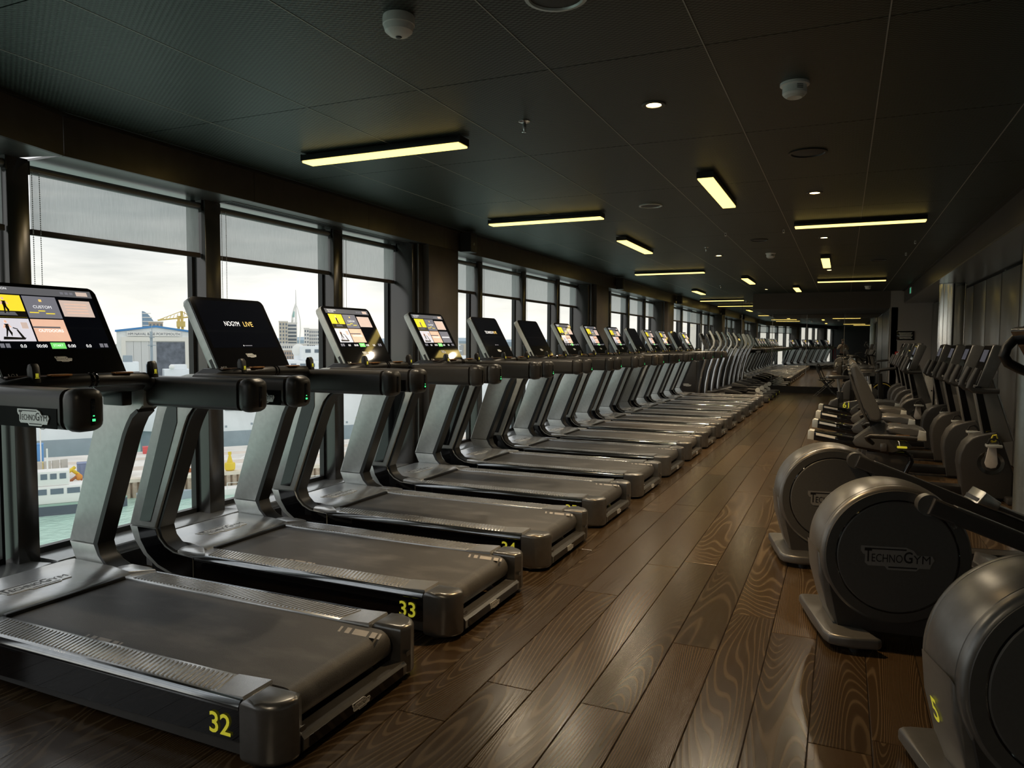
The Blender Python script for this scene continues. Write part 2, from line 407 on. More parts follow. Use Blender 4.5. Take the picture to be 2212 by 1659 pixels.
# ---- left window wall
BENDM = Matrix.Translation((-4.13, 2.88, 0)) @ Matrix.Rotation(BEND, 4, 'Z')
wall_left = struct(thing('wall_left', None, None))
def wall_bay(M, ya, yb, x0=-4.13):
    """bulkhead panel with soffit over one bay"""
    b = MB(M=M); b.box(x0-.025, x0, ya+.002, yb-.002, 2.56, 2.785); b.build('bulkhead_panel', BULK, wall_left)
    b = MB(M=M); b.box(x0-.46, x0-.004, ya, yb, 2.562, 2.575); b.build('soffit', SOFF, wall_left)
    b = MB(M=M); b.box(x0-.02, x0+.03, ya, yb, 2.785, 2.80); b.build('shadow_gap', BLK, wall_left)
    b = MB(M=M); b.box(x0-.47, x0-.16, ya, yb, .10, .17, bev=.006); b.box(x0-.165, x0-.155, ya, yb, 0, .16); b.build('sill', SILL, wall_left)
    b = MB(M=M); b.box(x0-.16, x0-.10, ya, yb, 0, .12); b.build('plinth', BLK, wall_left)
def mullion(M, ya, yb, xf=-4.42):
    b = MB(M=M); b.box(xf-.17, xf, ya, yb, .10, 2.565, bev=.006); b.build('mullion', MULL, wall_left)
def column(M, ya, yb):
    b = MB(M=M); b.box(-4.62, -4.13, ya, yb, 0, 2.56, bev=.004); b.build('column', mat('column_brown', (.115, .098, .088), .34, .3, var=.1, nscale=6), wall_left)
    b = MB(M=M); b.box(-4.60, -4.24, ya-.16, ya-.004, .1, 2.56, bev=.01); b.box(-4.25, -4.20, ya-.10, ya-.004, .1, 2.56); b.build('column_reveal', MULL, wall_left)
I4 = Matrix.Identity(4)
mul = [(2.73, 2.86), (4.18, 4.33), (5.72, 5.86), (8.75, 8.88), (10.23, 10.37), (11.70, 11.83), (14.75, 14.88), (16.2, 16.33), (17.68, 17.81), (20.75, 20.88), (22.25, 22.38)]
cols = [(6.99, 7.66), (12.98, 13.72), (18.98, 19.70)]
for a, b in mul: mullion(I4, a, b)
for a, b in cols: column(I4, a, b)
ed = [2.88, 4.39, 5.88, 7.33, 8.8, 10.3, 11.77, 13.3, 14.8, 16.27, 17.75, 19.3, 20.8, 22.3, 24.0]
for a, b in zip(ed, ed[1:]): wall_bay(I4, a, b)
LB = BENDM @ Matrix.Translation((4.13, 0, 0))
for i in range(10):
    wall_bay(LB, -1.48*(i+1), -1.48*i)
    if i % 4 != 3: mullion(LB, -1.48*(i+1)-.07, -1.48*(i+1)+.07)
    else: column(LB, -1.48*(i+1)-.3, -1.48*(i+1)+.3)
# windows: pane + dark gasket frame
openings = []
stops = sorted([(a, b, -4.57) for a, b in mul] + [(a-.16, b, -4.57) for a, b in cols])
for (a0, a1, _), (b0, b1, _) in zip(stops, stops[1:]): openings.append((I4, a1, b0))
openings.append((I4, stops[-1][1], 24.0))
for i in range(10):
    w_ = .07 if i % 4 != 3 else .46; w2 = .07 if (i-1) % 4 != 3 or i == 0 else .3
    openings.append((LB, -1.48*(i+1)+.07 + (.23 if i % 4 == 3 else 0), -1.48*i-w2 - (.0 if w2 == .07 else .16)))
for i, (M, a, b) in enumerate(openings):
    w_ = struct(thing(f'window_{i+1}', None, None))
    m_ = MB(M=M); m_.quad([(-4.562, a, .16), (-4.562, b, .16), (-4.562, b, 2.6), (-4.562, a, 2.6)]); m_.build('pane', GLASS, w_, smooth=False)
    m_ = MB(M=M)
    m_.box(-4.59, -4.54, a, b, .165, .205); m_.box(-4.59, -4.54, a, a+.022, .165, 2.58); m_.box(-4.59, -4.54, b-.022, b, .165, 2.58)
    m_.build('gasket_frame', BLK, w_, smooth=False)

# ---- right wall
wall_right = struct(thing('wall_right', None, None))
RB = Matrix.Translation((1.32, 6.3, 0)) @ Matrix.Rotation(BEND, 4, 'Z') @ Matrix.Translation((-1.32, 0, 0))
def right_side(M, y0, y1, pitch, ph):
    b = MB(M=M); b.box(1.32, 1.345, y0, y1, 2.52, 2.785); b.build('bulkhead_panel', BULK, wall_right)
    b = MB(M=M); b.box(1.324, 2.05, y0, y1, 2.50, 2.52); b.build('soffit', SOFF, wall_right)
    b = MB(M=M); b.box(1.28, 1.33, y0, y1, 2.785, 2.80); b.build('shadow_gap', BLK, wall_right)
    b = MB(M=M); b.box(1.99, 2.15, y0, y1, 0, 2.52); b.build('backing', BLK, wall_right)
    y = ph
    while y < y1:
        a, c = max(y, y0), min(y+pitch, y1)
        if c-a > .1:
            b = MB(M=M); b.box(1.92, 1.985, a+.04, c-.04, .02, 2.47, bev=.008); b.build('wall_panel', PANEL, wall_right)
            b = MB(M=M); b.box(1.955, 1.99, c-.036, c+.036, .02, 2.50); b.build('metal_strip', CHRM, wall_right)
        y += pitch
right_side(I4, 6.3, 20.3, 1.165, 5.97-1.165)
right_side(RB, -17, 0, 1.165, -17)

# ---- back: plaque wall, mirror alcove, dropped ceiling
wall_back = struct(MB().box(1.03, 2.15, 20.3, 20.45, 0, 2.8).build('wall_back', WALLG, smooth=False))
b = MB(); b.box(-2.19, 1.03, 20.3, 24.05, 2.39, 2.83); b.build('dropped_beam', mat('beam_brown', (.11, .095, .088), .7), wall_back, smooth=False)
b = MB(); b.box(-4.6, 1.2, 24.0, 24.2, 0, 2.83); b.build('mirror_backing', BLK, wall_back, smooth=False)
for i in range(8):
    ya = 20.46+.442*i
    b = MB(); b.box(1.03, 1.06, ya, ya+.43, .02, 2.38, bev=.004); b.build('wall_panel', PANEL, wall_back)
b = MB(); b.box(1.055, 1.2, 20.3, 24.1, 0, 2.4); b.build('alcove_side', BLK, wall_back, smooth=False)
b = MB(); b.box(1.005, 1.03, 20.30, 20.42, 0, 2.39); b.build('metal_strip', SILL, wall_back)
b = MB(); b.box(-4.5, 1.03, 23.97, 24.0, 0, .2); struct(b.build('baseboard_back', BLK))
mx_ = [-4.5, -3.89, -2.90, -1.995, -1.015, .019, 1.026]
mirror = struct(thing('trim_1', 'wall of tall mirror panels at the far end of the room', None))
for i, (a, c) in enumerate(zip(mx_, mx_[1:])):
    b = MB(); b.box(a+.003, c-.003, 23.985, 23.999, .205, 2.385 if a > -2.3 else 2.795); o = b.build('mirror_panel', MIRR, mirror, smooth=False)
for c in mx_[1:-1]:
    b = MB(); b.box(c-.006, c+.006, 23.98, 23.999, .205, 2.385); b.build('mirror_edge', SILV, mirror, smooth=False)
# end walls behind the photographer
b = MB(M=LB); b.box(-4.6, 3.0, -14.95, -14.8, 0, 2.83); struct(b.build('wall_front', mat('end_wall_black', (.03, .028, .028), .8), smooth=False))

def cyl_column(name, label, x, y, r, m, z1, n=40):
    t = thing(name, label, 'column', (x, y, 0))
    MB().lathe([(r, 0), (r, z1)], (0, 0, 0), n=n).build('shaft', m, t, ang=30)
    return t
c1 = cyl_column('round_column', 'polished silver round column beside the far right wall panels', 1.62, 14.1, .195, COLSIL, 2.52)
MB().box(-.012, .012, -.197, -.18, 0, 2.5).build('cladding_joint', BLK, c1)
MB().lathe([(.20, 0), (.20, .012)], (0, 0, 2.49), n=40).build('collar', SILL, c1)
MB().lathe([(.22, 0), (.22, .1), (.19, .12)], (0, 0, 0), n=40).build('base_ring', SILL, c1)
c2 = cyl_column('round_column', 'satin grey round column at the right edge behind the cross-trainers', 1.41, 6.62, .20, mat('column_satin', (.30, .33, .32), .28, .8), 2.8)
MB().lathe([(.225, 0), (.225, .1), (.2, .12)], (0, 0, 0), n=40).build('base_ring', SILL, c2)
MB().lathe([(.212, 0), (.212, .03)], (0, 0, 2.77), n=40).build('collar', BLK, c2)

# ---- blinds
def blind(M, ya, yb, label, zb=2.14, visible=True):
    t = thing('roller_blind', label, 'blind', group='roller blinds on the window wall')
    m_ = MB(M=M)
    n = 24; 
    for i in range(n):
        y0 = ya+.035+(yb-ya-.05)*i/n; y1 = ya+.035+(yb-ya-.05)*(i+1)/n
        f0 = .0025*math.sin(i*1.3); f1 = .0025*math.sin((i+1)*1.3)
        m_.quad([(-4.47+f0, y0, zb+.02), (-4.47+f1, y1, zb+.02), (-4.47, y1, 2.50), (-4.47, y0, 2.50)])
    m_.build('fabric', BLIND, t)
    MB(M=M).box(-4.482, -4.458, ya+.03, yb-.01, zb-.012, zb+.024, bev=.004).build('bottom_bar', BARB, t)
    MB(M=M).tube([(-4.47, ya+.01, 2.515), (-4.47, yb-.004, 2.515)], .027, 12).build('roller_tube', SOFF, t)
    MB(M=M).box(-4.50, -4.44, ya+.004, ya+.022, 2.48, 2.56).build('bracket', BLK, t)
    MB(M=M).box(-4.50, -4.44, yb-.016, yb-.002, 2.48, 2.56).build('bracket', BLK, t)
    ch = MB(M=M); zlo = .98 if ya < 3 else (1.05 if ya < 5 else 1.15)
    yl = ya+.015
    pts = []
    for side in (0, 1):
        yy = yl+.012+.045*side; z = 2.5
        while z > zlo: pts.append((yy, z)); z -= .0125
    for k in range(9): pts.append((yl+.0345-.0225*math.cos(PI*k/8), zlo-.0225*math.sin(PI*k/8)))
    for (yy, z) in pts: ch.lathe([(.0012, -.0045), (.0040, 0), (.0012, .0045)], (-4.435, yy, z), n=5)
    ch.box(-4.4355, -4.4345, yl+.0115, yl+.0125, zlo, 2.5); ch.box(-4.4355, -4.4345, yl+.0565, yl+.0575, zlo, 2.5)
    tag(ch.build('bead_chain', CORD, t, smooth=False), kind='stuff')
    return t
ords = ['over the nearest window', 'over the second window', 'over the third window, just before the first brown column', 'over the narrow window right after the first brown column', 'over the fifth window', 'over the sixth window', 'over the seventh window, before the second brown column', 'over the window right after the second brown column', 'over the ninth window', 'over the tenth window', 'over the window before the third brown column', 'over the window after the third brown column', 'over the last window but one by the mirror', 'over the last window by the mirror']
for i in range(14):
    M, a, c = openings[i]
    blind(M, a, c, 'half-lowered grey roller blind '+ords[i]+(' counted from the camera' if i in (1, 4, 5, 8, 9) else ''))
for i in range(14, 19):
    M, a, c = openings[i]
    blind(M, a, c, 'half-lowered grey roller blind on the %s angled window behind the camera' % ['first', 'second', 'third', 'fourth', 'fifth'][i-14])

# ---- ceiling fixtures
def linear_light(x, y, along, ln, label):
    t = thing('linear_light', label, 'ceiling light', (x, y, ZC), 0 if along == 'x' else PI/2, 'warm linear ceiling lights')
    h = ln/2
    MB().box(-h, h, -.062, .062, -.052, -.012, bev=.003).build('housing', BLK, t)
    MB().box(-h+.004, h-.004, -.057, .057, -.066, -.048, bev=.004).build('diffuser', LIT, t)
    for s in (-1, 1):
        MB().box(s*h-.004, s*h+.004, -.063, .063, -.056, -.01).build('end_cap', BLK, t)
        MB().box(s*h*.7-.02, s*h*.7+.02, -.012, .012, -.013, .002).build('bracket', GUN, t)
    for q in (-.5, .5):
        ld = bpy.data.lights.new('bar_glow', 'SPOT'); ld.energy = BAR_W/2; ld.color = (1.0, .83, .60); ld.spot_size = math.radians(160); ld.spot_blend = 1.0; ld.shadow_soft_size = .035
        lo = bpy.data.objects.new('lamp', ld); COL.objects.link(lo); lo.parent = t; lo.location = (q*h, 0, -.105)
    return t
for x, y, al, ln, lb in [
    (-2.84, 4.19, 'x', 1.24, 'warm yellow linear light crossing the ceiling nearest the windows'),
    (-2.84, 7.14, 'x', 1.24, 'second warm crosswise linear light on the window side'),
    (-2.88, 13.3, 'x', 1.24, 'third warm crosswise linear light on the window side'),
    (-3.28, 22.3, 'x', 1.24, 'crosswise linear light in front of the mirror near the window wall'),
    (.11, 8.53, 'x', 1.24, 'long warm crosswise linear light at right above the recumbent bikes'),
    (.11, 16.2, 'x', 1.24, 'farther warm crosswise linear light at right above the upright bikes'),
    (-.985, 6.38, 'y', 1.3, 'big bright lengthwise linear light over the middle of the aisle'),
    (-2.50, 9.5, 'y', 1.4, 'lengthwise linear light between the two crosswise lights on the window side'),
    (-.275, 12.45, 'y', 1.4, 'lengthwise linear light below the two white clips at right'),
    (-1.765, 15.5, 'y', 1.4, 'lengthwise linear light over the far part of the aisle'),
    (-3.29, 18.6, 'y', 1.3, 'lengthwise linear light over the last treadmills'),
    (-1.0, 18.3, 'y', 1.3, 'lengthwise linear light just in front of the dropped beam'),
    (-.985, -1.0, 'y', 1.3, 'lengthwise linear light behind the camera'),
    (.6, -3.2, 'x', 1.24, 'crosswise linear light far behind the camera'),
    (1.2, -6.2, 'x', 1.24, 'rearmost crosswise linear light behind the camera')]:
    linear_light(x, y, al, ln, lb)
def downlight(x, y, label, power=SPOT_W):
    t = thing('downlight', label, 'downlight', (x, y, ZC), 0, 'recessed downlights')
    MB().lathe([(.040, 0.0), (.042, -.006), (.062, -.008), (.066, -.003), (.066, .004)], (0, 0, 0), n=28, caps=False).build('trim_ring', mat('downlight_ring', (.10, .095, .09), .45), t)
    MB().lathe([(.040, .004), (.001, .004)], (0, 0, -.006), n=24).build('lens', DLIT, t)
    ld = bpy.data.lights.new('spot', 'SPOT'); ld.energy = power; ld.color = (1.0, .66, .32); ld.spot_size = math.radians(95); ld.spot_blend = .9; ld.shadow_soft_size = .03
    lo = bpy.data.objects.new('lamp', ld); COL.objects.link(lo); lo.parent = t; lo.location = (0, 0, -.03)
    return t
for x, y, lb in [(-.98, 4.06, 'recessed downlight nearest the camera, left of the cylindrical detector'), (-.26, 6.93, 'recessed downlight above the right crosswise light'), (-.25, 9.87, 'recessed downlight below the right crosswise light'), (-1.72, 18.7, 'small far downlight before the dropped beam'), (-1.72, 11.3, 'small downlight right of the third crosswise light'), (-.26, 14.2, 'far downlight over the right of the aisle')]:
    downlight(x, y, lb)
def ceiling_speaker(x, y, r, label, rim=BLK):
    t = thing('ceiling_speaker', label, 'speaker', (x, y, ZC), 0, 'round ceiling speakers')
    MB().lathe([(r*.84, -.002), (r*.87, -.010), (r, -.008), (r*1.0, .003)], (0, 0, 0), n=36, caps=False).build('rim', rim, t)
    MB().lathe([(r*.86, -.001), (r*.6, -.006), (.002, -.008)], (0, 0, 0), n=36, caps=False).build('grille', mat('speaker_grille', (.06, .06, .06), .6, nscale=300, bump=.5), t)
for x, y, r, lb, rm in [(-.255, 5.47, .125, 'round black ceiling speaker below the cylindrical white detector', BLK), (-1.70, 6.98, .11, 'round ceiling speaker with a pale rim right of the second crosswise light', SATIN), (-1.0, 9.79, .11, 'round black ceiling speaker between two white clips and the aisle light', BLK), (.46, 12.8, .12, 'round black ceiling speaker at right before the far crosswise light', BLK), (-1.02, 2.66, .12, 'round ceiling speaker cut by the top edge of the photo', SATIN), (-3.22, 14.1, .11, 'far round ceiling speaker behind the third crosswise light', BLK)]:
    ceiling_speaker(x, y, r, lb, rm)
WDET = mat('detector_white', (.95, .95, .93), .4)
def detector(x, y, label, dome):
    t = thing('smoke_detector', label, 'detector', (x, y, ZC), 0, 'white ceiling detectors')
    if dome:
        MB().lathe([(.062, .002), (.064, -.01), (.064, -.035), (.058, -.04)], (0, 0, 0), n=28).build('base', WDET, t)
        MB().lathe([(.061, -.038), (.055, -.06), (.038, -.074), (.016, -.08), (.001, -.08)], (0, 0, 0), n=28).build('dome', WDET, t)
        MB().lathe([(.014, -.079), (.010, -.084), (.001, -.084)], (0, 0, 0), n=16).build('lens', BLK, t)
    else:
        MB().lathe([(.070, .002), (.070, -.012), (.058, -.016)], (0, 0, 0), n=28).build('base', WDET, t)
        MB().lathe([(.058, -.014), (.058, -.052), (.050, -.062)], (0, 0, 0), n=28).build('body', WDET, t)
        MB().lathe([(.050, -.062), (.036, -.072), (.02, -.07), (.001, -.07)], (0, 0, 0), n=20).build('diffuser_cap', mat('detector_cap', (.7, .73, .72), .3), t)
        tx = MB(); 
        for k in range(3): tx.box(.0585, .0592, -.02, .012, -.024-.008*k, -.021-.008*k)
        tx.build('printed_label', INK, t); t.rotation_euler = (0, 0, -1.0)
for x, y, d, lb in [(-1.66, 2.575, True, 'white domed detector with a black eye, top centre of the ceiling'), (-.257, 4.01, False, 'white cylindrical detector with a printed label on the right ceiling'), (-.99, 11.29, False, 'white detector over the far middle of the aisle'), (.47, 18.45, False, 'small white detector above the dropped beam at right')]:
    detector(x, y, lb, d)
def sprinkler(x, y, label):
    t = thing('sprinkler', label, 'sprinkler', (x, y, ZC), 0, 'chrome sprinkler heads')
    MB().lathe([(.034, .002), (.034, -.004), (.012, -.012)], (0, 0, 0), n=20).build('escutcheon', CHRM, t)
    MB().lathe([(.011, -.01), (.013, -.03), (.008, -.05), (.006, -.058)], (0, 0, 0), n=14).build('body', CHRM, t)
    MB().lathe([(.014, -.06), (.014, -.063), (.002, -.064)], (0, 0, 0), n=14).build('deflector', CHRM, t)
for x, y, lb in [(-1.75, 4.06, 'chrome sprinkler head left of the nearest downlight'), (-1.73, 10.27, 'chrome sprinkler head beyond the round pale-rimmed speaker'), (-2.56, 17.2, 'far chrome sprinkler head over the last treadmills'), (-2.74, 23.5, 'chrome sprinkler head close to the mirror')]:
    sprinkler(x, y, lb)
for x, y, lb in [(-1.30, 9.03, 'small white ceiling clip left of the pair over the aisle'), (-.656, 9.02, 'small white ceiling clip right of the pair over the aisle'), (.789, 10.6, 'nearer small white ceiling clip at right by the seam'), (.778, 11.94, 'farther small white ceiling clip at right by the seam')]:
    t = thing('ceiling_clip', lb, 'clip', (x, y, ZC), 0, 'small white ceiling clips')
    MB().box(-.010, .010, -.010, .010, -.04, .001, bev=.002).build('body', WDET, t); MB().box(-.006, .006, -.0115, -.009, -.028, -.012).build('slot', DGR, t)
def wall_speaker(y, label):
    t = thing('wall_speaker', label, 'speaker', (-4.13, y, 2.66), 0, 'black speakers on the window bulkhead')
    MB().prism([(0.03, -.10), (.155, -.08), (.155, .08), (.03, .10)], -.11, .11, 'z').build('cabinet', BLK, t)
    c = t.children[0]; c.rotation_euler = (0, 0, 0)
    MB().box(.155, .160, -.075, .075, -.105, .105, bev=.004).build('grille', CHAR, t)
    MB().box(.1605, .1615, -.012, .012, -.03, .0).build('badge', SILV, t)
    MB().box(-.002, .08, -.03, .03, -.03, .03).build('bracket', BLK, t)
for y, lb in [(7.75, 'black wall speaker on the bulkhead over the first brown column'), (14.2, 'black wall speaker on the bulkhead over the second brown column'), (20.0, 'black wall speaker on the bulkhead over the third brown column')]:
    wall_speaker(y, lb)
t = thing('slot_diffuser', 'long black slot vent in the soffit over the second and third windows', 'vent', (-4.33, 5.6, 2.562))
MB().box(-.06, .06, -1.3, 1.3, -.004, .0).build('frame', SOFF, t)
for k in range(3): MB().box(-.04+.03*k, -.022+.03*k, -1.27, 1.27, -.006, -.004).build('slot', BLK, t)
# plaque, exit sign, call point
t = thing('wall_plaque', 'small glass plaque with rows of white lettering on the dark back wall', 'plaque', (1.375, 20.3, 1.71))
MB().box(-.19, .19, -.02, -.005, -.11, .11, bev=.004).build('panel', BLKG, t)
m_ = MB(M=Matrix.Rotation(PI/2, 4, 'X'))
for k in range(6):
    m_.box(-.15+.012*(k % 3), .15-.014*((k+1) % 3), .062-.028*k, .076-.028*k, .021, .022)
m_.build('printed_lines', WHITE, t)
MB().box(-.195, .195, -.006, .0, .10, .118).box(-.195, .195, -.006, 0, -.118, -.10).build('frame', SILV, t)
t = thing('fire_call_point', 'small red fire call point low on the dark back wall', 'alarm', (1.21, 20.3, 1.27))
MB().box(-.05, .05, -.05, 0, -.05, .05, bev=.006).build('box', RED, t); MB().box(-.03, .03, -.053, -.05, -.035, .02).build('push_plate', WHITE, t)
t = thing('exit_sign', 'green lit exit sign on the end of the right bulkhead', 'sign', (1.31, 18.1, 2.66))
MB().box(-.02, 0, -.16, .16, -.07, .07, bev=.003).build('box', WHITE, t); MB().box(-.023, -.02, -.15, .15, -.06, .06).build('face', mat('exit_green', (.02, .4, .2), .4, emit=(.1, .5, .3), es=.2), t)

# ================================================================== TREADMILLS
OX = 2.9
def tm(): return MB(OX)
SCR_D = mat('screen_dark', (.004, .0045, .006), .05, emit=(.004, .005, .009), es=.12)
SCR_H = mat('screen_header', (.08, .08, .085), .05, emit=(.085, .085, .09), es=.60)
SCR_Y = mat('screen_yellow', (.8, .6, .05), .05, emit=(.75, .58, .03), es=.60)
SCR_G = mat('screen_slate', (.15, .15, .17), .05, emit=(.13, .13, .15), es=.60)
SCR_L = mat('screen_pale', (.6, .6, .65), .05, emit=(.52, .50, .54), es=.60)
SCR_P = mat('screen_peach', (.7, .45, .35), .05, emit=(.62, .38, .27), es=.60, var=.25, nscale=6)
SCR_B = mat('screen_beige', (.55, .45, .4), .05, emit=(.46, .36, .31), es=.60)
SCR_GR = mat('screen_green', (.2, .6, .2), .05, emit=(.14, .55, .12), es=.60)
SCR_W = mat('screen_white', (.7, .7, .7), .05, emit=(.75, .75, .75), es=.60)
SCR_O = mat('screen_gold', (.7, .5, .2), .05, emit=(.75, .48, .12), es=.60)
SMATS = [SCR_D, SCR_H, SCR_Y, SCR_G, SCR_L, SCR_P, SCR_B, SCR_GR, SCR_W, SCR_O, INK]
# display frame: bottom centre B, tilted; local X = across (+y world), local Y = up the panel, Z = out of the screen
Bp = Vector((-3.383+OX, -.012, 1.303)); Tp = Vector((-3.640+OX, -.012, 1.772)); DH = (Tp-Bp).length
DM = frame(Bp, (0, 1, 0), (Tp-Bp), 1)
def rrect(x0, x1, y0, y1, r, n=5):
    p = []
    for cx, cy, a in ((x1-r, y0+r, -90), (x1-r, y1-r, 0), (x0+r, y1-r, 90), (x0+r, y0+r, 180)):
        p += [(cx+r*math.cos(math.radians(a+90*k/n)), cy+r*math.sin(math.radians(a+90*k/n))) for k in range(n+1)]
    return p
def screen_mesh(kind):
    m = MB(); X0, X1, Y0, Y1 = -.280, .280, .175, .512; w = X1-X0; h = Y1-Y0
    def q(a, b, c, d, mi, z=.0):
        m.quad([(X0+a*w, Y0+c*h, z), (X0+b*w, Y0+c*h, z), (X0+b*w, Y0+d*h, z), (X0+a*w, Y0+d*h, z)], mi)
    q(0, 1, 0, 1, 0, 0)
    z1, z2 = .0006, .0012
    def poly(pts, mi, z=.0012): m.quad([(X0+a*w, Y0+b*h, z) for a, b in pts], mi)
    def runner(x, y, mi, skin, side):
        poly([(x+.012*math.cos(k*PI/4), y+.235+.024*math.sin(k*PI/4)) for k in range(8)], skin, .0016)
        poly([(x-.018, y+.20), (x+.018, y+.20), (x+.013, y+.11), (x-.013, y+.11)], mi, .0016)
        poly([(x-.013, y+.115), (x+.003, y+.115), (x-.012-.012*side, y), (x-.022-.012*side, y)], mi, .0016)
        poly([(x-.003, y+.115), (x+.013, y+.115), (x+.026, y+.06), (x+.014, y)], mi, .0016)
        poly([(x-.018, y+.195), (x-.035, y+.14), (x-.024, y+.13), (x-.008, y+.18)], skin, .0016)
        poly([(x+.018, y+.195), (x+.036, y+.15), (x+.028, y+.14), (x+.008, y+.18)], skin, .0016)
    if kind == 'menu' or kind == 'menu6':
        q(0, 1, .88, 1, 1, z1)
        put_text(m, 'RUN SESSION', X0+.03, Y0+.945*h, .012, None, 8, z2); put_text(m, 'WELCOME', X0+.03, Y0+.90*h, .010, None, 8, z2)
        for k in range(3): q(.70+.045*k, .73+.045*k, .92, .96, 3, z2)
        q(.85, .96, .905, .975, 6, z2)
        xs_ = [(.03, .325), (.34, .635), (.66, .955)]
        q(*xs_[0], .50, .86, 2, z1); q(*xs_[0], .50, .60, 10, z2); runner(.17, .56, 10, 5, 0); poly([(.10, .53), (.25, .53), (.235, .585), (.115, .585)], 1, .0015)
        q(*xs_[1], .50, .86, 3, z1); put_text(m, 'CUSTOM', X0+.4875*w, Y0+.66*h, .016, None, 8, z2, True); q(.36, .44, .58, .595, 2, z2); q(.44, .50, .61, .625, 2, z2); q(.50, .58, .57, .585, 2, z2); q(.475, .50, .77, .81, 9, z2)
        q(*xs_[2], .54, .82, 6, z1)
        for k in range(4): q(.70, .91, .60+.05*k, .608+.05*k, 5, z2)
        q(*xs_[0], .12, .48, 4, z1); runner(.125, .19, 10, 5, 1); poly([(.06, .145), (.235, .145), (.25, .175), (.07, .19)], 10, .0015); poly([(.215, .17), (.24, .17), (.205, .30), (.19, .30)], 10, .0015); poly([(.165, .325), (.205, .30), (.205, .315), (.17, .34)], 10, .0015); q(.245, .30, .32, .42, 6, z2)
        q(*xs_[1], .12, .48, 5, z1); q(.34, .58, .335, .36, 1, z2); put_text(m, 'OUTDOORS', X0+.4875*w, Y0+.27*h, .016, None, 8, z2, True)
        if kind == 'menu6': q(*xs_[2], .12, .48, 3, z1); q(.68, .93, .28, .31, 8, z2)
        q(.435, .565, .0, .10, 7, z1); put_text(m, 'START', X0+.5*w, Y0+.035*h, .012, None, 8, z2, True)
        for xx, s in ((.20, '0.0'), (.355, '00:00'), (.62, '0.00'), (.78, '0.0')): put_text(m, s, X0+xx*w, Y0+.02*h, .017, None, 8, z2, True)
        for xx in (.03, .075, .905, .95): q(xx-.015, xx+.02, .02, .085, 3, z1)
    elif kind in ('live', 'nolive'):
        if kind == 'nolive':
            put_text(m, 'NOGYM', X0+.30*w, Y0+.46*h, .034, .125, 8, z1); put_text(m, 'LIVE', X0+.585*w, Y0+.46*h, .034, .082, 9, z1)
        else:
            put_text(m, 'TECHNOGYM', X0+.26*w, Y0+.46*h, .032, .215, 8, z1); put_text(m, 'LIVE', X0+.635*w, Y0+.46*h, .032, .075, 9, z1)
        q(.445, .455, .03, .055, 8, z1); q(.47, .58, .035, .05, 3, z1)
    return m.mesh('screen_image', SMATS, smooth=False)
SCREENS = {k: screen_mesh(k) for k in ('menu', 'menu6', 'live', 'nolive', 'blank')}

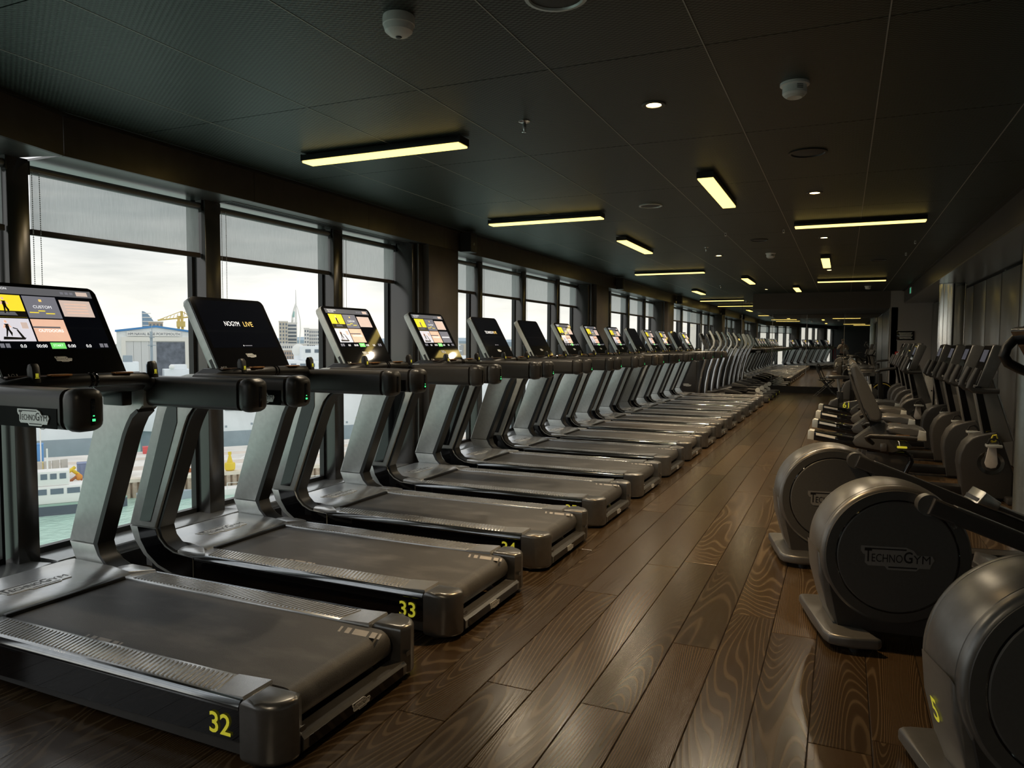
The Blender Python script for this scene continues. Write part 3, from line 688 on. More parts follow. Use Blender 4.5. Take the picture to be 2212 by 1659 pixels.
def make_treadmill():
    def td(): return MB(OX, 0, -.016)
    t = thing('treadmill', 'x', 'treadmill', (-OX, 0, 0), 0, 'row of treadmills along the windows')
    tm().box(-3.9, -1.95, -.40, .40, .05, .13).build('base_frame', BLK, t)
    for x in (-3.8, -2.12):
        for y in (-.34, .34):
            tm().lathe([(.05, 0), (.05, .02), (.018, .025), (.018, .06)], (x, y, 0), n=16).build('foot', BLK, t)
    for s in (-1, 1):
        tm().prism([(-2.5, .10), (-2.2, .10), (-2.06, .035), (-2.0, .03), (-2.0, .05), (-2.1, .10)], s*.43, s*.36).build('wheel_bracket', BLK, t)
    # lower side panels, uprights
    UX = .03
    footp = [(-3.50, .075), (-3.66, .085), (-3.80, .125), (-3.91, .19), (-3.985, .275), (-4.025, .36), (-3.80, .36), (-3.775, .305), (-3.725, .26), (-3.655, .232), (-3.56, .22), (-3.50, .22)]
    upp = [(-4.025, .364), (-3.755, 1.12), (-3.725, 1.19), (-3.67, 1.255), (-3.60, 1.30), (-3.52, 1.318), (-3.40, 1.322), (-3.40, 1.15), (-3.44, 1.14), (-3.485, 1.11), (-3.52, 1.06), (-3.55, 1.0), (-3.80, .364)]
    footp = [(x+UX, z) for x, z in footp]; upp = [(x+UX if z < 1.14 or x > -3.6 else x+UX, z if z < 1.29 else z-.014) for x, z in upp]
    for s in (-1, 1):
        o_, i_ = s*.47, s*.365
        a, b_ = min(o_, i_), max(o_, i_)
        sp = td().prism([(-1.90, .105), (-1.90, .222), (-3.50, .222), (-3.50, .085)], a, b_).build('side_panel', BLKG, t)
        td().prism([(-1.90, .05), (-1.90, .104), (-3.50, .084), (-3.5, .06)], min(s*.455, s*.38), max(s*.455, s*.38)).build('lower_skirt', DGR, t)
        o_, i_ = s*.479, s*.372; a, b_ = min(o_, i_), max(o_, i_)
        tm().prism(footp, a, b_, bev=.008).build('upright_foot', SATIN, t)
        up = tm().prism(upp, a, b_, bev=.008).build('upright', SATIN, t)
        # black glossy inset on outer face and black rear edge
        inset = [(-3.93, .40), (-3.70, 1.06), (-3.66, 1.14), (-3.60, 1.14), (-3.60, 1.02), (-3.84, .40)]
        tm().prism([(x+UX, z) for x, z in inset], min(o_, o_+s*.004), max(o_, o_+s*.004)).build('gloss_inset', BLKG, up)
        MB(OX+UX).prism([(-3.50, .10), (-3.66, .108), (-3.78, .145), (-3.87, .205), (-3.925, .28), (-3.95, .36), (-3.80, .36), (-3.775, .305), (-3.725, .26), (-3.655, .232), (-3.5, .22)], min(o_, o_+s*.004), max(o_, o_+s*.004)).build('gloss_inset', BLKG, t)
        rear = [(-3.81, .37), (-3.555, 1.0), (-3.525, 1.055), (-3.49, 1.105), (-3.445, 1.135), (-3.43, 1.12), (-3.475, 1.085), (-3.51, 1.03), (-3.535, .98), (-3.775, .37), (-3.755, .31), (-3.71, .27), (-3.64, .245), (-3.655, .232), (-3.725, .26), (-3.775, .305)]
        tm().prism([(x+UX, z) for x, z in rear], min(s*.466, s*.362), max(s*.466, s*.362)).build('rear_trim', BLK, up)
        # handrail
        hr = tm().prism(rrect(min(s*.515, s*.39), max(s*.515, s*.39), 1.150, 1.310, .035, 4), -3.41, -2.74, 'x').build('handrail', RAIL, t)
        cap = tm().box(-2.745, -2.64, min(s*.519, s*.386), max(s*.519, s*.386), 1.144, 1.315, bev=.042, seg=4).build('rail_end_cap', RAIL, t)
        tm().box(-2.643, -2.636, s*.45-.009, s*.45+.009, 1.170, 1.275, bev=.003).build('light_slot', BLKG, cap)
        if s < 0: tm().box(-2.637, -2.6345, s*.45-.006, s*.45+.006, 1.187, 1.196).box(-2.637, -2.6345, s*.45-.003, s*.45+.003, 1.206, 1.210).build('status_light', GREEN, cap)
        tm().box(-3.41, -2.755, min(s*.515, s*.5175), max(s*.515, s*.5175), 1.156, 1.235).build('gloss_strip', mat('strip_black', (.004, .004, .004), .3, spec=.04), hr)
        if s < 0: link('logo_plate', LOGO, hr, mtx=frame((-2.89+OX, -.5215, 1.196), (1, 0, 0), (0, 0, 1), .19))
        else: link('logo_plate', LOGO, hr, mtx=frame((-2.89+OX, .5215, 1.196), (-1, 0, 0), (0, 0, 1), .19))
        # foot rails
        a, b_ = min(s*.305, s*.452), max(s*.305, s*.452)
        fr = td().box(-3.50, -1.895, a, b_, .205, .252, bev=.006).build('foot_rail', RIB, t)
        rb = td(); x = -3.42
        while x < -2.08:
            d = .035*s
            rb.prism([(x, s*.325), (x+.0105, s*.325), (x+.0105+.035, s*.438), (x+.035, s*.438)], .2515, .2565, 'z'); x += .0235
        tag(rb.build('grip_ribs', RIB, fr, smooth=False), kind='stuff')
        td().prism([(s*.448, .250), (s*.471, .218), (s*.4745, .222), (s*.474, .234), (s*.462, .252), (s*.452, .2545)], -3.5, -1.9, 'x').build('edge_trim', mat('edge_dark_chrome', (.30, .31, .32), .10, .95), t)
        td().prism([(-2.06, .2525), (-1.90, .262), (-1.895, .252), (-2.06, .251)], a, b_).build('rail_ramp', RIB, fr)
    # motor cover
    hood = td().prism([(-4.0, .09), (-4.01, .24), (-3.985, .272), (-3.93, .285), (-3.62, .280), (-3.50, .268), (-3.475, .25), (-3.475, .10)], -.36, .36, bev=.006).build('motor_cover', mat('hood_grey', (.62, .63, .64), .27, .7), t)
    for s in (-1, 1):
        td().prism([(-3.62, s*.36), (-3.50, s*.36), (-3.40, s*.45), (-3.47, s*.468), (-3.60, s*.468), (-3.64, s*.40)], .215, .266, 'z', bev=.006).build('hood_shoulder', MATS['hood_grey'], t)
    link('logo_plate', LOGO, hood, mtx=frame((-3.69+OX, -.02, .2685), (0, 1, 0), (-1, 0, 0), .36))
    td().box(-3.485, -3.455, -.31, .31, .235, .262, bev=.008).build('belt_lip', BLK, t)
    # belt
    prof = [(-3.47, .243)] + [(-1.845+.066*math.sin(math.radians(a)), .177+.066*math.cos(math.radians(a))) for a in range(0, 181, 15)] + [(-3.47, .111)]
    m_ = td(); m_.prism(prof, -.303, .303); belt = m_.build('belt', BELT, t, ang=40)
    for (xx, yy) in ((-1.995, .235), (-2.93, -.30)):
        for (a, w_) in ((0, .012), (.035, .025), (.075, .075), (.165, .03), (.205, .012)):
            td().prism([(xx+a, yy-.028), (xx+a+w_, yy-.028), (xx+a+w_-.02, yy+.028), (xx+a-.02, yy+.028)], .2432, .2438, 'z').build('belt_marking', mat('belt_print', (.42, .39, .36), .6), belt, smooth=False)
    # rear cover with two caps and low bar
    m_ = td()
    for s in (-1, 1):
        ya, yb = .325, .474
        # plan outline of the cap, rounded at the outer rear corner
        r = .105; pl = [(-1.895, s*ya), (-1.745, s*ya)]
        pl += [(-1.72-r+r*math.cos(math.radians(90*k/7)), s*(yb-r+r*math.sin(math.radians(90*k/7)))) for k in range(8)]
        pl += [(-1.895, s*yb)]
        m_.prism(pl, .032, .260, 'z', bev=.024, seg=4)
    m_.prism(rrect(.036, .118, .0, .1, .0, 1)[:0] or [(-1.80, .034), (-1.740, .034), (-1.724, .05), (-1.722, .09), (-1.735, .104), (-1.80, .104)], -.34, .34, 'y')
    cover = m_.build('rear_cover', PEWT, t)
    tm().box(-1.7225, -1.7205, -.31, .31, .036, .076).build('recess_strip', BLKG, cover)
    link('logo_plate', LOGO, cover, mtx=frame((-1.7185+OX, 0, .056), (0, 1, 0), (0, 0, 1), .12))
    for s in (-1, 1):
        tm().prism(rrect(min(s*.332, s*.366), max(s*.332, s*.366), .112, .132, .009, 4), -1.7215, -1.7185, 'x').build('reflector', GUN, cover)
    # cross bar, levers, console
    bar = tm().tube([(-3.42, -.41, 1.24), (-3.33, -.38, 1.285), (-3.275, -.30, 1.306), (-3.262, 0, 1.311), (-3.275, .30, 1.306), (-3.33, .38, 1.285), (-3.42, .41, 1.24)], .032, 14).build('cross_bar', BLK, t)
    for yy in (-.16, .16):
        tm().box(-3.272, -3.236, yy-.05, yy+.05, 1.336, 1.345, bev=.003).build('hand_sensor', COPP, bar)
    for yy in (-.012, .012): tm().lathe([(.034, -.006), (.037, 0), (.034, .006)], (-3.262, yy, 1.311), 'y', 16).build('collar', BLKG, bar)
    tm().box(-3.315, -3.29, -.05, .05, 1.318, 1.333, bev=.003).build('stop_button', RED, t)
    for yy in (-.27, .345):
        lv = tm().prism([(-3.285, 1.31), (-3.29, 1.37), (-3.28, 1.392), (-3.262, 1.395), (-3.25, 1.38), (-3.24, 1.31)], yy-.019, yy+.019, bev=.007).build('lever', BLK, t)
        tm().box(-3.2445, -3.2415, yy-.006, yy+.006, 1.335, 1.352).box(-3.2445, -3.2415, yy-.009, yy+.009, 1.330, 1.333).build('lever_icon', YEL, lv)
    cons = tm().prism([(-3.58, 1.20), (-3.33, 1.245), (-3.30, 1.275), (-3.325, 1.315), (-3.385, 1.335), (-3.50, 1.335), (-3.58, 1.30)], -.345, .345, bev=.01).build('console_base', BLK, t)
    tm().box(-3.372, -3.345, -.335, .335, 1.328, 1.338, bev=.003).build('tablet_ledge', mat('ledge_brown', (.10, .07, .055), .3, .4), cons)
    tm().box(-3.352, -3.32, -.18, .20, 1.318, 1.326, bev=.002).build('control_strip', BLKG, cons)
    for s in (-1, 1): tm().box(-3.55, -3.40, s*.30-.03, s*.30+.03, 1.16, 1.25, bev=.008).build('cup_holder', BLK, t)
    # display
    m_ = MB(M=DM); m_.prism(rrect(-.312, .312, -.01, DH, .035, 5), -.058, -.006, 'z', bev=.006); disp = m_.build('display_housing', SATIN, t)
    m_ = MB(M=DM); m_.prism(rrect(-.310, .310, -.008, DH-.002, .034, 5), -.006, .002, 'z', bev=.002, seg=1); m_.build('display_glass', BLKG, disp)
    link('screen_image', SCREENS['menu'], disp, mtx=DM @ Matrix.Translation((0, 0, .0026)))
    link('logo_plate', LOGO, disp, mtx=DM @ Matrix.Translation((0, .118, .004)) @ Matrix.Scale(.085, 4))
    m_ = MB(M=DM); m_.lathe([(.008, 0), (.006, 0)], (-.265, .04, .0028), n=16, caps=False); m_.box(-.285, -.28, .033, .047, .0026, .003); m_.box(-.25, -.245, .033, .047, .0026, .003); m_.build('contactless_icon', SILV, disp)
    m_ = MB(M=DM); m_.box(-.3145, -.311, .03, .11, -.04, -.02); m_.build('side_port', BLK, disp)
    tm().prism([(-3.62, 1.22), (-3.50, 1.22), (-3.46, 1.36), (-3.62, 1.50), (-3.66, 1.46)], -.10, .10, bev=.01).build('display_stand', DGR, t)
    return t

NUM = {}
def number_mesh(s):
    if s not in NUM:
        m_ = MB(); put_text(m_, s, 0, 0, 1.0, None, 0); NUM[s] = m_.mesh('number_decal', YEL, smooth=False)
    return NUM[s]
proto = make_treadmill()
kinds = ['menu', 'nolive', 'menu', 'menu6', 'live', 'blank', 'menu', 'menu', 'menu', 'blank', 'menu', 'menu', 'blank', 'menu']
tl = ['treadmill with yellow number 32, nearest the camera, menu screen lit', 'treadmill with yellow number 33, second in the row, dark screen with gold LIVE', 'treadmill with yellow number 34, third in the row, menu screen with an orange glare', 'treadmill with yellow number 35, fourth in the row, before the first brown column', 'fifth treadmill from the camera, black screen with white and gold lettering', 'sixth treadmill from the camera, blank black screen']
wd = ['seventh', 'eighth', 'ninth', 'tenth', 'eleventh', 'twelfth', 'thirteenth', 'last']
tl += [w_+' treadmill from the camera in the window row' for w_ in wd[:-1]] + ['last treadmill in the window row, next to the far cross-trainers']
def place_treadmill(i, kind, label, num, loc, rz):
    o = proto if i == 0 else copy_tree(proto)
    o.location = loc; o.rotation_euler = (0, 0, rz); o['label'] = label
    for c in o.children:
        if c.name.startswith('display_housing'):
            for g in c.children:
                if g.name.startswith('screen_image'): g.data = SCREENS[kind]
        if c.name.startswith('number_decal'): c.data = number_mesh(num)
    return o
nd = link('number_decal', number_mesh('32'), proto, mtx=frame((-2.035+OX, -.4755, .102), (1, 0, 0), (0, 0, 1), .078))
for i in range(14):
    place_treadmill(i, kinds[i], tl[i], str(32+i), (-OX, 2.378+1.24*i, 0), 0)
# treadmills of the angled bay behind the photographer (seen in the mirror)
piv = Vector((-4.13, 2.88, 0))
for k in range(7):
    ly = -2.95-1.24*k; lx = -OX+4.13
    ca, sa = math.cos(BEND), math.sin(BEND)
    place_treadmill(20+k, ['menu', 'blank'][k % 2], f'treadmill behind the camera, {["first", "second", "third", "fourth", "fifth", "sixth", "seventh"][k]} in the angled bay', str(31-k), (piv.x+ca*lx-sa*ly, piv.y+sa*lx+ca*ly, 0), BEND)

# ================================================================== RIGHT CROSS-TRAINERS (big rear discs)
def make_disc_trainer():
    t = thing('cross_trainer', 'x', 'cross-trainer', (0, 0, 0), 0, 'cross-trainers with big discs on the right')
    cu, cz = .277, .452
    RIM = mat('disc_rim_metal', (.215, .213, .21), .33, .65)
    # housing rim (lathe about the v axis)
    half = [(.316, -.165), (.334, -.162), (.344, -.153), (.3485, -.138), (.3495, -.121), (.3465, -.1185), (.3500, -.116), (.3560, -.085), (.3590, -.050), (.3600, -.018)]
    prof = half + [(r_, -h_) for r_, h_ in half[::-1]]
    MB().lathe(prof, (cu, 0, cz), 'y', 72).build('housing_rim', RIM, t)
    for s in (-1, 1):
        MB().lathe([(.330, s*.158), (.328, s*.170), (.292, s*.172), (.001, s*.172)][::1], (cu, 0, cz), 'y', 72, caps=False).build('side_ring', mat('ring_charcoal', (.070, .069, .068), .42), t)
        d = MB().lathe([(.279, s*.171), (.272, s*.1765), (.20, s*.178), (.001, s*.179)], (cu, 0, cz), 'y', 64, caps=False).build('disc_cover', mat('disc_cover', (.085, .085, .085), .46, nscale=80, bump=.06), t)
        MB().lathe([(.286, s*.1715), (.280, s*.1735), (.274, s*.1715)], (cu, 0, cz), 'y', 64, caps=False).build('disc_groove', BLKG, d)
        if s < 0: link('logo_plate', LOGOD, d, mtx=frame((cu+.0, -.1815, cz-.005), (1, 0, 0), (0, 0, 1), .335))
        else: link('logo_plate', LOGOD, d, mtx=frame((cu, .1815, cz-.005), (-1, 0, 0), (0, 0, 1), .335))
    # neck down to the foot
    MB().prism([(-.085, .46), (-.072, .32), (-.03, .17), (.005, .075), (.20, .06), (.20, .2)], -.13, .13, bev=.02, seg=3).build('neck', RIM, t)
    for s in (-1, 1):
        a, b_ = sorted((s*.132, s*.155)); MB().prism([(-.04, .35), (.0, .17), (.02, .075), (.62, .045), (.60, .22), (.28, .30)], a, b_).build('neck_side', CHAR, t)
    # chevron rear foot
    pl = [(-.085, .30), (-.075, .02), (-.068, -.23), (-.05, -.28), (-.01, -.305), (.05, -.315), (.165, -.318), (.185, -.30), (.10, -.14), (.09, .0), (.10, .14), (.185, .30), (.165, .318), (-.04, .318), (-.07, .312)]
    MB().prism(pl, .03, .085, 'z', bev=.016, seg=3).build('rear_foot', mat('foot_grey', (.17, .17, .17), .36, .6), t)
    for s in (-1, 1): MB().lathe([(.03, 0), (.03, .03)], (.08, s*.255, 0), n=14).build('rubber_foot', BLK, t)
    MB().box(.1, 2.0, -.075, .075, .04, .12, bev=.015).build('base_beam', CHAR, t)
    MB().box(1.9, 2.05, -.30, .30, .01, .09, bev=.015).build('front_foot', MATS['foot_grey'], t)
    # crank hubs, link arms, pedals
    for s, hu, hz_, eu, ez in ((-1, .395, .728, 1.80, .185), (1, .16, .20, 1.80, .30)):
        y0, y1 = sorted((s*.178, s*.235))
        MB().lathe([(.052, y0), (.052, y1-.006), (.046, y1)], (hu, 0, hz_), 'y', 28).build('crank_hub', MATS['disc_rim_metal'], t)
        dx, dz = eu-hu, ez-hz_; ln = math.hypot(dx, dz); nx, nz = -dz/ln, dx/ln
        w0, w1 = .044, .034
        arm = [(hu+nx*w0, hz_+nz*w0), (hu-nx*w0*.9, hz_-nz*w0*.9), (eu-nx*w1, ez-nz*w1), (eu+nx*w1, ez+nz*w1)]
        ya, yb = sorted((s*.200, s*.262))
        am = MB().prism(arm, ya, yb, bev=.012, seg=3).build('link_arm', CHAR, t)
        MB().prism([(hu+.1+nx*.046, hz_+.1*dz/dx+nz*.046), (hu+.1+nx*.040, hz_+.1*dz/dx+nz*.040), (eu+nx*w1, ez+nz*w1), (eu+nx*(w1+.005), ez+nz*(w1+.005))], ya+.004, yb-.004).build('arm_trim', SILV, am)
        MB().lathe([(.012, yb if s > 0 else ya), (.012, (yb+.01) if s > 0 else ya-.01)], (hu+.1, 0, hz_+.1*dz/dx-.05), 'y', 10).build('bolt', CHRM, am)
        # pedal sits on the arm
        p0 = hu+.66; q = lambda u, up: (u+nx*up, hz_+(u-hu)*dz/dx+nz*up)
        MB().prism([q(p0, .05), q(p0+.52, .05), q(p0+.52, .075), q(p0, .075)], min(s*.15, s*.36), max(s*.15, s*.36), bev=.01).build('pedal_plate', DGR, t)
        MB().prism([q(p0, .04), q(p0+.12, .04), q(p0+.12, .10), q(p0+.02, .125)], min(s*.14, s*.37), max(s*.14, s*.37), bev=.012).build('pedal_heel', SILV, t)
        # swing arm with hooked hand grip
        MB().tube([(1.80, s*.25, ez), (1.79, s*.27, .6), (1.73, s*.28, 1.05), (1.66, s*.28, 1.22)], [.03, .03, .027, .026], 12).build('swing_arm', SATIN, t)
        MB().tube([(1.66, s*.28, 1.22), (1.60, s*.27, 1.30), (1.52, s*.26, 1.335), (1.445, s*.25, 1.375), (1.415, s*.245, 1.425), (1.43, s*.24, 1.485), (1.49, s*.235, 1.555), (1.55, s*.23, 1.62)], [.027, .031, .033, .034, .034, .033, .031, .026], 14).build('hand_grip', BLK, t)
    MB().prism([(1.78, .1), (1.92, .1), (1.82, 1.30), (1.70, 1.30)], -.06, .06, bev=.015).build('mast', SATIN, t)
    CM = Matrix.Translation((1.62, 0, 1.25)) @ Matrix.Rotation(math.radians(-28), 4, 'Y')
    cn = MB(M=CM); cn.box(0, .05, -.22, .22, 0, .40, bev=.012); c_ = cn.build('console', GUN, t)
    g = MB(M=CM); g.box(-.004, 0, -.205, .205, .015, .385); g.build('console_screen', BLKG, c_)
    nd = link('number_decal', number_mesh('5'), t, mtx=frame((-.0575, .055, .245), (0, -1, 0), (-.24, 0, .97), .085))
    return t
dt = make_disc_trainer()
def at_face(p0, ang, v=.172):
    a = math.radians(ang); return (p0[0]-math.sin(a)*v, p0[1]+math.cos(a)*v, 0)
for i, (p0, ang, lb, nm) in enumerate([((.43, 2.58), 15, 'cross-trainer with yellow 5 and big dark disc, nearest, cut by the right edge', '5'), ((.0, 3.98), 13, 'middle cross-trainer of three, whole wordmark visible on its big dark disc', '6'), ((-.3, 5.33), 11, 'farthest of the three big-disc cross-trainers, disc half hidden', '7')]):
    o = dt if i == 0 else copy_tree(dt)
    o.location = at_face(p0, ang); o.rotation_euler = (0, 0, math.radians(ang)); o['label'] = lb
    for c in list(o.children):
        if c.name.startswith('number_decal') and i: bpy.data.objects.remove(c)

# ================================================================== SEATED AND UPRIGHT BIKES
def front_unit(t, mb, bent=False):
    """pedal housing, crank, pillar, console and hand grips shared by both bikes"""
    h = [(1.10, .02), (1.052, .34), (1.06, .44), (1.10, .54), (1.16, .605), (1.23, .635), (1.36, .665), (1.42, .56), (1.51, .28), (1.51, .02)]
    MB(mb).prism(h, -.13, .13, bev=.022, seg=3).build('pedal_housing', CHAR, t)
    for s in (-1, 1):
        cr = MB(mb).lathe([(.115, s*.128), (.112, s*.134), (.05, s*.126), (.001, s*.126)], (1.32, 0, .37), 'y', 32, caps=False).build('crank_disc', mat('crank_chrome', (.22, .22, .22), .12, .95), t)
        a = 1 if s < 0 else -1
        ym, yM = sorted((s*.140, s*.165))
        MB(mb).prism([(1.265, .37), (1.28, .33), (1.32, .318), (1.36, .33), (1.375, .37), (1.355, .37+a*.17), (1.295, .37+a*.17)] if a > 0 else [(1.265, .37), (1.28, .41), (1.32, .422), (1.36, .41), (1.375, .37), (1.355, .20), (1.295, .20)][::-1], ym, yM, bev=.008).build('crank_arm', mat('crank_white', (.62, .58, .55), .4), t)
        ym, yM = sorted((s*.165, s*.27))
        MB(mb).box(1.26, 1.39, ym, yM, .37+a*.175-.014, .37+a*.175+.014, bev=.008).build('pedal', SATIN, t)
        MB(mb).tube([(1.27, s*.22, .37+a*.18), (1.29, s*.22, .37+a*.18+.055), (1.33, s*.22, .37+a*.18+.07), (1.36, s*.22, .37+a*.18+.05), (1.38, s*.22, .37+a*.18)], .010, 6, flat=3).build('pedal_strap', BLK, t)
    pil = MB(mb).prism([(1.26, .60), (1.16, 1.10), (1.30, 1.22), (1.505, .58), (1.42, .56)], -.055, .055, bev=.008).build('pillar', PANEL, t)
    MB(mb).prism([(1.505, .585), (1.32, 1.17), (1.335, 1.17), (1.52, .585)], -.05, .05).build('pillar_edge', SILV, pil)
    MB(mb).prism([(1.27, .62), (1.175, 1.09), (1.225, 1.11), (1.33, .65)], -.058, .058).build('pillar_gloss', BLKG, pil)
    cp = [(1.168, 1.105), (1.285, 1.49), (1.31, 1.503), (1.395, 1.482), (1.405, 1.46), (1.265, 1.085)]
    if bent: cp = [(1.13, 1.11), (1.26, 1.30), (1.335, 1.52), (1.385, 1.515), (1.33, 1.28), (1.20, 1.08)]
    con = MB(mb).prism(cp, -.215, .215, bev=.014, seg=3).build('console', mat('console_gun', (.20, .20, .20), .30, .6) if not bent else GUN, t)
    if not bent:
        MB(mb).prism([(1.164, 1.115), (1.282, 1.49), (1.286, 1.489), (1.17, 1.113)], -.20, .20).build('console_screen', BLKG, con)
        MB(mb).prism([(1.232, 1.335), (1.268, 1.45), (1.271, 1.449), (1.235, 1.334)], -.13, .13).build('lit_screen', mat('bike_screen', (.03, .03, .035), .08, emit=(.05, .05, .06), es=.5), con)
    else:
        MB(mb).prism([(1.256, 1.305), (1.329, 1.51), (1.333, 1.508), (1.26, 1.303)], -.20, .20).build('console_screen', BLKG, con)
    for s in (-1, 1):
        MB(mb).tube([(1.345, s*.25, 1.065), (1.20, s*.255, 1.062), (1.13, s*.258, 1.068), (1.102, s*.26, 1.095), (1.112, s*.26, 1.14), (1.168, s*.26, 1.275)], [.024, .026, .028, .030, .029, .027], 12).build('hand_grip', DGR, t)
    MB(mb).tube([(1.20, -.25, 1.06), (1.20, .25, 1.06)], .028, 10).build('grip_bar', DGR, t)
    MB(mb).box(1.44, 1.54, -.28, .28, 0, .06, bev=.014).build('front_foot', CHAR, t)

def make_recumbent():
    t = thing('recumbent_bike', 'x', 'exercise bike', (.6, 0, 0), 0, 'recumbent bikes with backrests'); ob = -.6
    front_unit(t, ob)
    r_ = MB(ob).prism([(-.315, .50), (-.31, .575), (-.295, .592), (-.20, .582), (.30, .505), (.50, .40), (.45, .385), (.20, .425)], -.075, .075, bev=.008).build('seat_rail', BLKG, t)
    MB(ob).prism([(-.318, .498), (-.313, .58), (-.295, .596), (-.25, .59), (-.255, .49)], -.08, .08, bev=.008).build('rail_end', SATIN, r_)
    for s in (-1, 1):
        a, b_ = sorted((s*.075, s*.079)); MB(ob).prism([(-.235, .545), (-.235, .57), (-.05, .54), (-.05, .515)], a, b_).build('rail_window', WHITE, r_)
    car = MB(ob).prism([(.115, .495), (.13, .53), (.33, .70), (.40, .715), (.66, .47), (.48, .405), (.14, .455)], -.10, .10, bev=.012).build('seat_carriage', DGR, t)
    MB(ob).prism([(.07, 1.26), (.10, 1.305), (.145, 1.285), (.235, 1.11), (.33, .90), (.375, .80), (.372, .745), (.33, .715), (.265, .73), (.205, .86), (.13, 1.07)], -.20, .20, bev=.035, seg=4).build('backrest', LEAT, t)
    MB(ob).prism([(.055, 1.20), (.085, 1.20), (.12, 1.07), (.20, .84), (.26, .72), (.24, .71), (.18, .83), (.10, 1.05)], -.17, .17, bev=.012).build('back_shell', DGR, t)
    MB(ob).prism([(.24, .80), (.30, .80), (.40, .56), (.30, .56)], -.04, .04).build('back_bracket', BLK, t)
    MB(ob).prism([(.415, .645), (.43, .675), (.50, .688), (.62, .672), (.70, .675), (.755, .655), (.765, .60), (.75, .575), (.60, .60), (.45, .61)], -.205, .205, bev=.03, seg=4).build('seat_cushion', LEAT, t)
    MB(ob).prism([(.70, .66), (.765, .645), (.772, .555), (.685, .555)], -.215, .215, bev=.014).build('seat_nose', SATIN, t)
    for s in (-1, 1):
        hn = MB(ob).tube([(.30, s*.17, .50), (.25, s*.23, .545), (.235, s*.245, .572), (.27, s*.25, .585), (.45, s*.25, .582), (.685, s*.25, .575)], [.02, .024, .026, .026, .026, .026], 12).build('side_handle', BLK, t)
        MB(ob).box(.50, .62, s*.25-.008, s*.25+.008, .603, .609, bev=.002).build('hand_sensor', COPP, hn)
        MB(ob).box(.37, .43, s*.12-.02, s*.12+.02, .42, .50, bev=.006).build('lever_mount', GUN, t)
    MB(ob).box(.52, .61, -.15, -.115, .462, .482, bev=.006).build('seat_lever', YEL, t)
    MB(ob).tube([(.55, -.13, .47), (.54, -.11, .52), (.52, -.08, .54)], .008, 8).build('lever_rod', SILV, t)
    MB(ob).prism([(.25, .41), (.48, .40), (.62, .375), (.66, .34), (.60, .12), (.30, .06), (.22, .06)], -.06, .06, bev=.01).build('pedestal', CHAR, t)
    MB(ob).tube([(.56, -.07, .10), (.655, -.07, .33), (.645, -.07, .38), (.60, -.07, .405), (.50, -.07, .41), (.45, -.07, .40)], .026, 10).build('pedestal_tube', BLKG, t)
    MB(ob).box(.25, 1.15, -.085, .085, .03, .115, bev=.016).build('base_beam', BLK, t)
    MB(ob).box(.20, .32, -.30, .30, 0, .07, bev=.016).build('rear_foot', CHAR, t)
    return t
rc = make_recumbent()
for i, lb in enumerate(['recumbent bike nearest the camera, with the white crank fully in view', 'second recumbent bike from the camera', 'third recumbent bike from the camera', 'farthest recumbent bike of the four']):
    o = rc if i == 0 else copy_tree(rc)
    o.location = (.6, 8.40+1.22*i, 0); o['label'] = lb
rs_ = MB(-.6).tube([(1.30, -.22, .60), (1.315, -.222, .645), (1.34, -.224, .65), (1.352, -.222, .62), (1.335, -.22, .585), (1.31, -.22, .585), (1.30, -.22, .60)], .007, 6, flat=2).build('strap_buckle', mat('strap_yellow', (.80, .68, .05), .5), rc)

def make_upright(bent):
    t = thing('upright_bike', 'x', 'exercise bike', (.6, 0, 0), 0, 'upright bikes by the right wall'); ob = -.6
    front_unit(t, ob, bent)
    MB(ob).prism([(.35, .05), (.35, .13), (1.1, .30), (1.1, .06)], -.08, .08, bev=.012).build('base_beam', CHAR, t)
    MB(ob).prism([(.55, .12), (.68, .12), (.60, .78), (.53, .78)], -.05, .05, bev=.01).build('seat_tube', SATIN, t)
    MB(ob).tube([(.565, 0, .76), (.54, 0, .98)], .022, 12).build('seat_post', CHRM, t)
    MB(ob).prism([(.40, -.115), (.36, -.06), (.36, .06), (.40, .115), (.50, .10), (.60, .035), (.70, .022), (.70, -.022), (.60, -.035), (.50, -.10)], .98, 1.04, 'z', bev=.02, seg=3).build('saddle', LEAT, t)
    MB(ob).box(.30, .42, -.30, .30, 0, .07, bev=.016).build('rear_foot', CHAR, t)
    return t
ub, ub2 = make_upright(False), make_upright(True)
for i, (x, y, lb) in enumerate([(.38, 12.95+.35, 'upright bike with the large tilted console, nearest of the far bikes'), (.48, 14.7, 'second of the far upright bikes, first with a bent narrow console'), (.47, 15.9, 'third of the far upright bikes, bent console'), (.47, 17.1, 'fourth of the far upright bikes, bent console'), (.47, 18.3, 'last of the far upright bikes, bent console before the plaque wall')]):
    o = ub if i == 0 else (ub2 if i == 1 else copy_tree(ub2))
    o.location = (x, y, 0); o['label'] = lb

